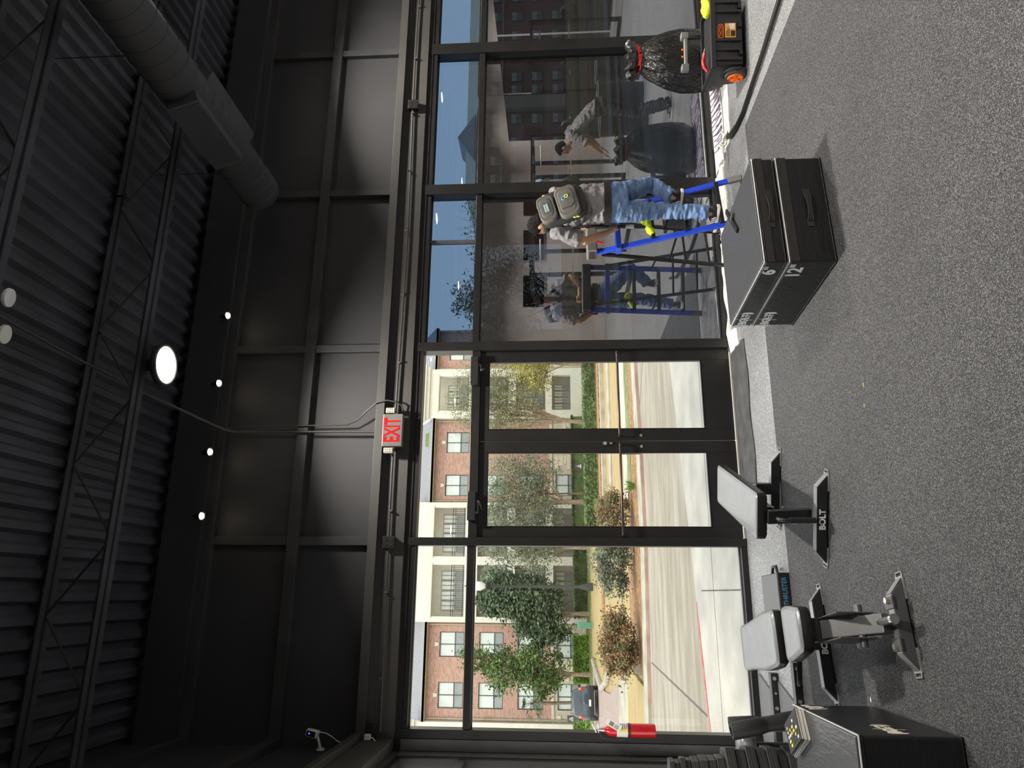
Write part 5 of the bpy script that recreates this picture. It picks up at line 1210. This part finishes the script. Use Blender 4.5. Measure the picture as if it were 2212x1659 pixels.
rodT, rodB = V((3.358, -0.86, 1.53)), V((3.332, -0.86, 0.88))
rodA = (rodT-rodB).normalized()
gl = rodB.lerp(rodT, 0.50)
J = dict(r=(0.985, -0.17, 0), f=(0.17, 0.985, 0), shirt0=2,
    torso=[((3.472, -1.08, 1.09), 0.165, 0.125), ((3.47, -1.085, 1.19), 0.185, 0.135), ((3.465, -1.085, 1.285), 0.175, 0.125), ((3.468, -1.08, 1.39), 0.172, 0.120), ((3.46, -1.06, 1.52), 0.185, 0.125), ((3.435, -1.025, 1.64), 0.20, 0.130), ((3.415, -1.0, 1.73), 0.18, 0.11), ((3.395, -0.965, 1.795), 0.09, 0.08)],
    head=(3.375, -0.885, 1.895), face=(-0.45, 0.75, -0.62), up=(-0.2, 0.3, 0.9),
    shL=(3.228, -1.0, 1.725), elL=(3.14, -0.97, 1.475), wrL=(3.262, -0.895, 1.265),
    shR=(3.605, -1.03, 1.745), elR=(3.66, -0.84, 1.56), wrR=(3.50, -0.77, 1.47),
    hpL=(3.375, -1.08, 1.13), knL=(3.42, -1.0, 0.76), anL=(3.36, -1.045, 0.345), hpR=(3.565, -1.08, 1.13), knR=(3.775, -0.885, 0.835), anR=(3.592, -0.955, 0.645),
    toeL=(-0.45, 0.89), soleL=0.252, toeR=(-0.30, 0.95), soleR=0.552,
    handL=lambda b, w_: grip(b, gl, rodA, w_-gl), handR=lambda b, w_: grip(b, rodT-rodA*0.06, rodA, w_-(rodT-rodA*0.06)))
person('man in grey t-shirt and blue jeans seen from behind, standing on the stepladder', (3.46, -1.05, 0.252), J, dict(shirt='shirt_grey', legs='denim'))
# cleaning wand with a yellow cloth, held by the man
t = thing('cleaning_wand', 'black cleaning wand with a yellow cloth, held by the man on the ladder', 'cleaning tool', tuple(rodB))
MB().tube([rodB, rodT], 0.017, 12).build('handle', 'pack_dark', t, smooth=60)
MB().cyl(rodB.lerp(rodT, 0.20), rodB.lerp(rodT, 0.32), 0.0178, n=14).build('handle_label', 'label_white', t, smooth=60)
b = MB(); b.ell(rodB+V((0.03, 0.0, 0.0)), 0.085, 0.03, 0.035); b.ell(rodB+V((0.06, 0.0, 0.02)), 0.05, 0.028, 0.04); b.ell(rodB+V((-0.045, 0, -0.03)), 0.045, 0.025, 0.04)
o_ = b.build('cloth', 'hi_vis', t); remesh(o_, 0.008, 3); vnoise(o_, 0.008, 30, 30, 2)
t = thing('red_cutter', 'small red film cutter in the hand of the man on the ladder', 'tool', (3.19, -0.86, 1.33))
MB().obox((3.18, -0.86, 1.33), (0.012, 0, 0.035), (0.008, 0, -0.003), (0, 0.006, 0)).build('cutter_body', 'red_tie', t, bevel=0.003)
MB().obox((3.197, -0.86, 1.38), (0.004, 0, 0.015), (0.005, 0, -0.002), (0, 0.001, 0)).build('blade', 'chrome', t)

# backpack worn by the man
U = V((-0.24, 0.22, 0.94)).normalized(); Rv = V((1, -0.20, 0)); Rv = (Rv-U*Rv.dot(U)).normalized(); Nn = Rv.cross(U)
BC = V((3.372, -1.205, 1.705))
if Nn.y > 0: Nn = -Nn
bk = thing('backpack', 'grey hard-shell backpack on the back of the man on the ladder', 'backpack', tuple(BC))
def shell(x0, x1, y0, y1, d0, d1, r, m, nm, par=bk, inset=0.0):
    P = roundrect(x0, x1, y0, y1, r, 4); cx_, cy_ = (x0+x1)/2, (y0+y1)/2; rg_ = []
    for k, d_ in ((1.0, d0), (1.0, d0+(d1-d0)*0.55), (0.96, d0+(d1-d0)*0.85), (0.88, d1)):
        rg_.append([BC+Rv*(cx_+(x-cx_)*k)+U*(cy_+(y-cy_)*k)+Nn*d_ for x, y in P])
    return MB().loft(rg_).build(nm, m, par, smooth=35)
shell(-0.155, 0.155, -0.235, 0.20, -0.05, 0.03, 0.08, 'pack_dark', 'pack_body')
up_ = shell(-0.128, 0.128, 0.035, 0.200, 0.0, 0.075, 0.055, 'pack_grey', 'upper_shell')
lo_ = shell(-0.145, 0.145, -0.175, 0.022, 0.0, 0.085, 0.05, 'pack_grey', 'lower_shell')
shell(-0.085, 0.085, 0.065, 0.175, 0.073, 0.080, 0.04, 'pack_grey', 'raised_panel', up_)
shell(-0.105, 0.105, -0.145, -0.005, 0.083, 0.090, 0.035, 'pack_grey', 'raised_panel', lo_)
pm_ = basis(Rv, U, Nn, BC+Rv*0.0+U*0.12+Nn*0.081)
pt = MB().box(-0.045, 0.045, -0.03, 0.03, 0, 0.002).xf(pm_).build('patch', 'patch_blue', bk)
for j in range(2):
    for k in range(5): MB().box(-0.036+k*0.015, -0.026+k*0.015, -0.020+j*0.022, -0.004+j*0.022, 0.002, 0.003).xf(pm_).build('patch_print', ('print_white', 'logo_yellow')[(j+k) % 2 if j else 0], pt)
lm = basis(Rv, U, Nn, BC+Rv*0.025+U*(-0.07)+Nn*0.092)
b = MB(); b.ring(lm@V((-0.0, 0.016, 0)), Nn, 0.014, 0.005, 20, 6); b.build('emblem_loop', 'logo_blue', bk, smooth=170)
b = MB(); b.ring(lm@V((0.012, -0.014, 0)), Nn, 0.014, 0.005, 20, 6); b.build('emblem_loop', 'logo_yellow', bk, smooth=170)
MB().tube([lm@V(p) for p in ((-0.09, 0.05, 0.0), (-0.095, -0.03, 0.0), (-0.06, -0.07, 0.0), (0.03, -0.07, 0))], 0.003, 6).build('shell_line', 'pack_dark', bk)
for s in (-1, 1):
    MB().tube([BC+Rv*s*0.10+U*0.18+Nn*(-0.03), BC+Rv*s*0.115+U*0.20+Nn*(-0.12), BC+Rv*s*0.12+U*0.10+Nn*(-0.27), BC+Rv*s*0.135+U*(-0.08)+Nn*(-0.26), BC+Rv*s*0.165+U*(-0.15)+Nn*(-0.12), BC+Rv*s*0.14+U*(-0.19)+Nn*(-0.02)], [0.022, 0.026, 0.026, 0.02, 0.014, 0.012], 8).build('shoulder_strap', 'pack_dark', bk, smooth=60)
for x_, y_ in ((-0.150, -0.10), (-0.155, -0.13), (0.14, 0.11), (0.15, -0.03), (0.12, 0.15)):
    MB().ell(BC+Rv*x_+U*y_+Nn*0.02, 0.010, 0.008, 0.018, n=8, m=6).build('zip_pull', 'logo_yellow', bk, smooth=170)

# second man, standing out of the frame on the right; the filmed glass mirrors him
J2 = dict(r=(-0.75, 0.66, 0), f=(-0.66, -0.75, 0), shirt0=2, sleeve=0.9)
b0 = V((6.95, -2.15, 0))
def q_(r_, f_, z): return tuple(b0+V((-0.75, 0.66, 0))*r_+V((-0.66, -0.75, 0))*f_+V((0, 0, z)))
J2.update(torso=[(q_(0, -0.10, 0.94), 0.165, 0.12), (q_(0, -0.10, 1.04), 0.18, 0.13), (q_(0, -0.07, 1.13), 0.17, 0.12), (q_(0, 0.0, 1.23), 0.17, 0.12), (q_(0, 0.12, 1.35), 0.185, 0.125), (q_(0, 0.25, 1.45), 0.2, 0.125), (q_(0, 0.33, 1.51), 0.17, 0.105), (q_(0, 0.39, 1.55), 0.09, 0.075)],
    head=q_(0.0, 0.50, 1.62), face=tuple(V((-0.66, -0.75, -0.55))), up=(0, 0, 1),
    shL=q_(-0.19, 0.28, 1.49), elL=q_(-0.27, 0.40, 1.24), wrL=q_(-0.20, 0.56, 1.04), shR=q_(0.19, 0.28, 1.49), elR=q_(0.27, 0.38, 1.23), wrR=q_(0.2, 0.55, 1.03),
    hpL=q_(-0.09, -0.10, 0.98), knL=q_(-0.11, 0.0, 0.53), anL=q_(-0.11, -0.10, 0.10), hpR=q_(0.09, -0.10, 0.98), knR=q_(0.11, 0.0, 0.53), anR=q_(0.11, -0.10, 0.10),
    toeL=(-0.66, -0.75), toeR=(-0.66, -0.75), soleL=0.0, soleR=0.0,
    handL=lambda b, w_: relaxed(b, w_, (-0.3, -0.35, -0.85), (0.75, -0.66, 0), (-0.6, -0.7, 0)), handR=lambda b, w_: relaxed(b, w_, (-0.3, -0.35, -0.85), (-0.75, 0.66, 0), (-0.6, -0.7, 0)))
mat('dark_trousers', (0.03, 0.03, 0.035), 0.85, var=0.2, bump=0.4, bs=14)
person('bending man in a pale grey shirt, seen only mirrored in the filmed glass', tuple(b0), J2, dict(shirt='shirt_grey', legs='dark_trousers'))

# ---------------------------------------------------------------- tool cart, rubbish bag
ct = thing('tool_cart', 'black rolling tool box with an orange wheel near the right window', 'tool cart', (4.62, -1.50, 0), R(-12))
def cb_(x0, x1, y0, y1, z0, z1, k=0.0):
    b = MB(); return b.loft([[V((x0+k, y0+k, z0)), V((x1-k, y0+k, z0)), V((x1-k, y1-k, z0)), V((x0+k, y1-k, z0))], [V((x0, y0, z1)), V((x1, y0, z1)), V((x1, y1, z1)), V((x0, y1, z1))]])
cb_(-0.03, 0.62, 0.0, 0.40, 0.035, 0.30, 0.02).build('cart_body', 'cart_black', ct, bevel=0.012, local=True)
rim = MB(); rim.box(-0.055, 0.645, -0.025, 0.0, 0.285, 0.33); rim.box(-0.055, 0.645, 0.40, 0.425, 0.285, 0.33); rim.box(-0.055, -0.03, 0.0, 0.40, 0.285, 0.33); rim.box(0.62, 0.645, 0.0, 0.40, 0.285, 0.33)
rim.build('rim', 'cart_black', ct, bevel=0.006, local=True)
for x in (0.02, 0.11, 0.20, 0.47, 0.56): MB().box(x, x+0.022, -0.010, 0.016, 0.05, 0.29).build('body_rib', 'cart_black', ct, bevel=0.004, local=True)
for x in (0.07, 0.33, 0.51): MB().box(x, x+0.05, -0.006, 0.016, 0.045, 0.075).build('drain_notch', 'frame_black', ct, local=True)
W = WM[ct]
lp = MB(); n = 12; P = roundrect(0.235, 0.365, 0.212, 0.258, 0.022, 5)
lp.tube([(x, 0.004, z) for x, z in P]+[(P[0][0], 0.004, P[0][1])], 0.004, 6, cap=False); lp.build('logo_outline', 'orange', ct, smooth=170, local=True)
text('TACTIX', 0.034, 'orange', ct, W@basis((1, 0, 0), (0, 0, 1), (0, -1, 0), (0.30, 0.0, 0.235)), name='logo_print', sx=0.9, ext=0.004)
st_ = MB().box(0.235, 0.37, 0.000, 0.012, 0.10, 0.195).build('sticker', 'sticker', ct, local=True)
MB().box(0.245, 0.30, -0.001, 0.0, 0.105, 0.145).build('sticker_print', 'label_black', st_, local=True); MB().box(0.315, 0.365, -0.001, 0.0, 0.11, 0.16).build('sticker_code', 'label_white', st_, local=True)
for k in range(3): MB().box(0.245, 0.34-0.02*k, -0.001, 0.0, 0.155+0.012*k, 0.161+0.012*k).build('sticker_line', 'label_black', st_, local=True)
for y, wx in ((0.02, -0.105), (0.30, 0.12)):
    wl_ = MB().lathe([(0.0, 0.0), (0.06, 0.0), (0.092, 0.004), (0.096, 0.015), (0.096, 0.050), (0.090, 0.058), (0.0, 0.058)], (wx, y+0.06, 0.097), (1, 0, 0), n=28).build('wheel', 'tyre', ct, smooth=40, local=True)
    MB().lathe([(0.0, -0.012), (0.014, -0.012), (0.016, -0.004), (0.062, -0.002), (0.066, -0.010), (0.070, -0.002), (0.070, 0.012), (0.0, 0.012)], (wx, y+0.06, 0.097), (1, 0, 0), n=28).build('hub', 'orange', wl_, smooth=40, local=True)
    for k in range(5):
        a = R(72*k+10); MB().bar((wx-0.008, y+0.06+0.012*math.cos(a), 0.097+0.012*math.sin(a)), (wx-0.008, y+0.06+0.06*math.cos(a+0.25), 0.097+0.06*math.sin(a+0.25)), 0.012, 0.010, (1, 0, 0)).build('spoke', 'orange', wl_, local=True)
MB().ring((-0.07, 0.08, 0.097), (1, 0, 0), 0.112, 0.012, 16, 6, a0=R(-30), a1=R(150)).build('mud_guard', 'cart_black', ct, smooth=170, local=True)
for x in (0.20, 0.50):
    MB().box(x-0.016, x+0.016, 0.425, 0.450, 0.20, 0.47).build('handle_tube', 'steel_black', ct, local=True, bevel=0.004)
hg = MB(); hg.box(0.16, 0.54, 0.41, 0.465, 0.455, 0.485); hg.box(0.16, 0.22, 0.40, 0.47, 0.445, 0.515); hg.box(0.48, 0.54, 0.40, 0.47, 0.445, 0.515); hgo = hg.build('handle_grip', 'steel_light', ct, local=True, bevel=0.006)
for x in (0.31, 0.38): MB().cyl((x, 0.437, 0.48), (x, 0.437, 0.51), 0.009, n=10).build('release_button', 'orange', hgo, smooth=40, local=True)
# cloth and pliers lying in the cart
t = thing('yellow_cloth', 'bunched neon yellow cloth lying on top of the tool cart', 'cloth', (5.12, -1.50, 0.30))
b = MB(); b.ell((5.24, -1.50, 0.325), 0.10, 0.09, 0.05); b.ell((5.31, -1.52, 0.325), 0.08, 0.08, 0.045); o_ = b.build('cloth_bundle', 'hi_vis', t); remesh(o_, 0.01, 2); vnoise(o_, 0.012, 18, 18, 4)
t = thing('red_handled_tool', 'red and grey handled hand tool poking out of the tool cart', 'tool', (4.74, -1.34, 0.32))
MB().tube([(4.66, -1.34, 0.325), (4.70, -1.35, 0.355), (4.76, -1.36, 0.365), (4.83, -1.38, 0.345)], [0.012, 0.016, 0.016, 0.010], 8).build('tool_handle', 'red_tie', t, smooth=60)
MB().tube([(4.70, -1.31, 0.32), (4.76, -1.32, 0.345), (4.84, -1.34, 0.35), (4.90, -1.36, 0.335)], [0.010, 0.013, 0.013, 0.008], 8).build('tool_grip', 'grey_plastic', t, smooth=60)
# rubbish bag
BX, BYy = 5.29, -0.74
t = thing('rubbish_bag', 'full black rubbish bag tied with a red drawstring behind the tool cart', 'bag', (BX, BYy, 0))
b = MB(); n = 64; rings = []
for z, ra, rb in ((0.002, 0.20, 0.16), (0.03, 0.28, 0.21), (0.15, 0.33, 0.24), (0.30, 0.34, 0.24), (0.45, 0.33, 0.23), (0.58, 0.30, 0.21), (0.68, 0.255, 0.18), (0.76, 0.21, 0.145), (0.82, 0.165, 0.11), (0.855, 0.135, 0.085), (0.875, 0.13, 0.08), (0.895, 0.16, 0.10), (0.93, 0.20, 0.13), (0.975, 0.215, 0.14), (0.985, 0.19, 0.12), (0.94, 0.10, 0.06)):
    rg_ = []
    for k in range(n):
        a = 2*math.pi*k/n; fold = min(1, max(0.1, (z-0.2)/0.45))
        pl = 1+fold*(0.06*math.sin(a*11+z*4)+0.05*math.sin(a*17-z*6))+0.16*noise.noise(V((math.cos(a)*1.8, math.sin(a)*1.8, z*3.3)))
        rg_.append(V((BX+ra*pl*math.cos(a)+0.05*z, BYy+rb*pl*math.sin(a), z+(0.025*math.sin(a*9) if z > 0.9 else 0))))
    rings.append(rg_)
b.loft(rings).build('bag_body', 'bag_plastic', t, smooth=75)
MB().tube([(BX+0.045+0.145*math.cos(q), BYy+0.095*math.sin(q), 0.868+0.01*math.sin(q*3)) for q in [2*math.pi*k/28 for k in range(29)]], 0.008, 6, cap=False).build('drawstring', 'red_tie', t, smooth=170)
for s_ in (-1, 1): MB().obox((BX+0.045+s_*0.07, BYy-0.088, 0.872+0.008*s_), (0.06, 0.012*s_, 0.012*s_), (0, 0.004, 0), (-0.003, 0, 0.016)).build('drawstring_bow', 'red_tie', t, bevel=0.003)

t = thing('squeegee', 'black squeegee blade lying on top of the plyo box stack', 'squeegee', (2.60, -2.25, 0.465))
MB().bar((2.46, -2.37, 0.474), (2.75, -2.13, 0.474), 0.035, 0.016).build('blade_holder', 'ladder_black', t, bevel=0.003)
MB().bar((2.452, -2.358, 0.470), (2.742, -2.118, 0.470), 0.012, 0.008).build('rubber_blade', 'foam_black', t)
MB().bar((2.60, -2.25, 0.478), (2.64, -2.30, 0.478), 0.03, 0.012).build('clamp', 'steel_grey', t)

# suction gadget on the glass beside the mullion
t = thing('suction_hook', 'small round clear suction holder stuck on the filmed glass near the man', 'suction holder', (4.395, 0.02, 1.9))
MB().lathe([(0.0, 0.035), (0.02, 0.035), (0.03, 0.02), (0.05, 0.008), (0.055, 0.0), (0.0, 0.0)], (4.395, 0.028, 1.92), (0, -1, 0), n=24).build('suction_cup', 'grey_plastic', t, smooth=50)
MB().cyl((4.395, -0.008, 1.92), (4.395, -0.02, 1.92), 0.018, n=14).build('centre_button', 'label_blue', t, smooth=40)
MB().tube([(4.395, -0.01, 1.90), (4.39, -0.03, 1.84), (4.40, -0.04, 1.80), (4.42, -0.03, 1.83), (4.41, -0.015, 1.88)], 0.005, 6).build('hook_wire', 'chrome', t, smooth=60)

# ================================================================ THE REST OF THE GYM, mirrored in the filmed glass
for i, (x, lb) in enumerate(((10.2, 'black wall television nearest the room middle, mirrored in the glass'), (12.1, 'black wall television in the middle of the back wall, mirrored behind the man'), (14.0, 'black wall television at the far end of the back wall, mirrored in the glass'))):
    t = thing('wall_television', lb, 'television', (x+0.6, BY+0.1, 2.2), group='televisions on the back wall')
    MB().box(x, x+1.25, BY+0.05, BY+0.10, 2.2, 2.98).build('screen', 'tv_black', t, bevel=0.006); MB().box(x+0.5, x+0.75, BY+0.005, BY+0.05, 2.4, 2.8).build('wall_bracket', 'steel_black', t)
def rack(x, y, label):
    t = thing('power_rack', label, 'power rack', (x, y, FZ), group='black power racks')
    for sx in (-0.6, 0.6):
        for sy in (-0.6, 0.6): MB().box(sx-0.04, sx+0.04, sy-0.04, sy+0.04, 0.0, 2.35).build('upright', 'steel_black', t, local=True)
        MB().box(sx-0.04, sx+0.04, -0.6, 0.6, 2.27, 2.35).build('top_rail', 'steel_black', t, local=True); MB().box(sx-0.04, sx+0.04, -0.6, 0.6, 0.0, 0.08).build('base_rail', 'steel_black', t, local=True)
    for sy in (-0.6, 0.6): MB().box(-0.6, 0.6, sy-0.04, sy+0.04, 2.27, 2.35).build('cross_member', 'steel_black', t, local=True)
    MB().tube([(-0.3, 0.62, 2.1), (0.3, 0.62, 2.1)], 0.016, 8).build('pull_up_bar', 'chrome', t, local=True)
    bb = MB().cyl((-1.1, 0.68, 1.35), (1.1, 0.68, 1.35), 0.014, n=10).build('barbell', 'chrome', t, local=True, smooth=50)
    for s in (-1, 1): MB().lathe([(0.03, 0), (0.22, 0.0), (0.225, 0.02), (0.225, 0.07), (0.22, 0.09), (0.03, 0.09)], (s*0.78, 0.68, 1.35), (s, 0, 0), n=24).build('bumper_plate', 'hex_rubber', bb, local=True, smooth=40)
rack(7.6, -8.5, 'black power rack nearest the glass, mirrored beside the doors'); rack(10.6, -9.2, 'black power rack in the middle, mirrored behind the man'); rack(13.6, -8.6, 'black power rack nearest the right wall, mirrored in the glass')
for i, (x, y, lb) in enumerate(((8.6, -4.6, 'tall bin closest to the glass, mirrored low in the right pane'), (9.5, -5.0, 'tall bin in the middle of three, mirrored low in the right pane'), (10.4, -5.3, 'tall bin farthest from the glass, mirrored low in the right pane'))):
    t = thing('round_bin', lb, 'bin', (x, y, 0), group='dark round bins')
    MB().lathe([(0.0, 0), (0.24, 0.0), (0.28, 0.85), (0.29, 0.88), (0.26, 0.88), (0.25, 0.5), (0, 0.48)], (x, y, 0.001), n=24).build('bin_body', 'cart_black', t, smooth=40)
    MB().ring((x, y, 0.885), (0, 0, 1), 0.28, 0.012, 28, 6).build('bin_rim', 'steel_grey', t, smooth=170)

# small scraps on the floor
for x, y, m, lb in ((1.153, -2.945, 'scrap_yellow', 'tiny yellow scrap on the rubber floor, the one nearer the plyo box stack'), (1.039, -2.921, 'scrap_yellow', 'tiny yellow scrap on the rubber floor, the one nearer the flat bench'), (-0.559, -2.497, 'label_white', 'tiny white paper scrap on the floor beside the near plyo box')):
    t = thing('floor_scrap', lb, 'scrap', (x, y, FZ))
    MB().prism([(x-0.014, y-0.004, FZ+0.0006), (x+0.009, y-0.006, FZ+0.0006), (x+0.015, y+0.003, FZ+0.0006), (x-0.008, y+0.006, FZ+0.0006)], (0.001, 0, 0.002)).build('scrap_flake', m, t)
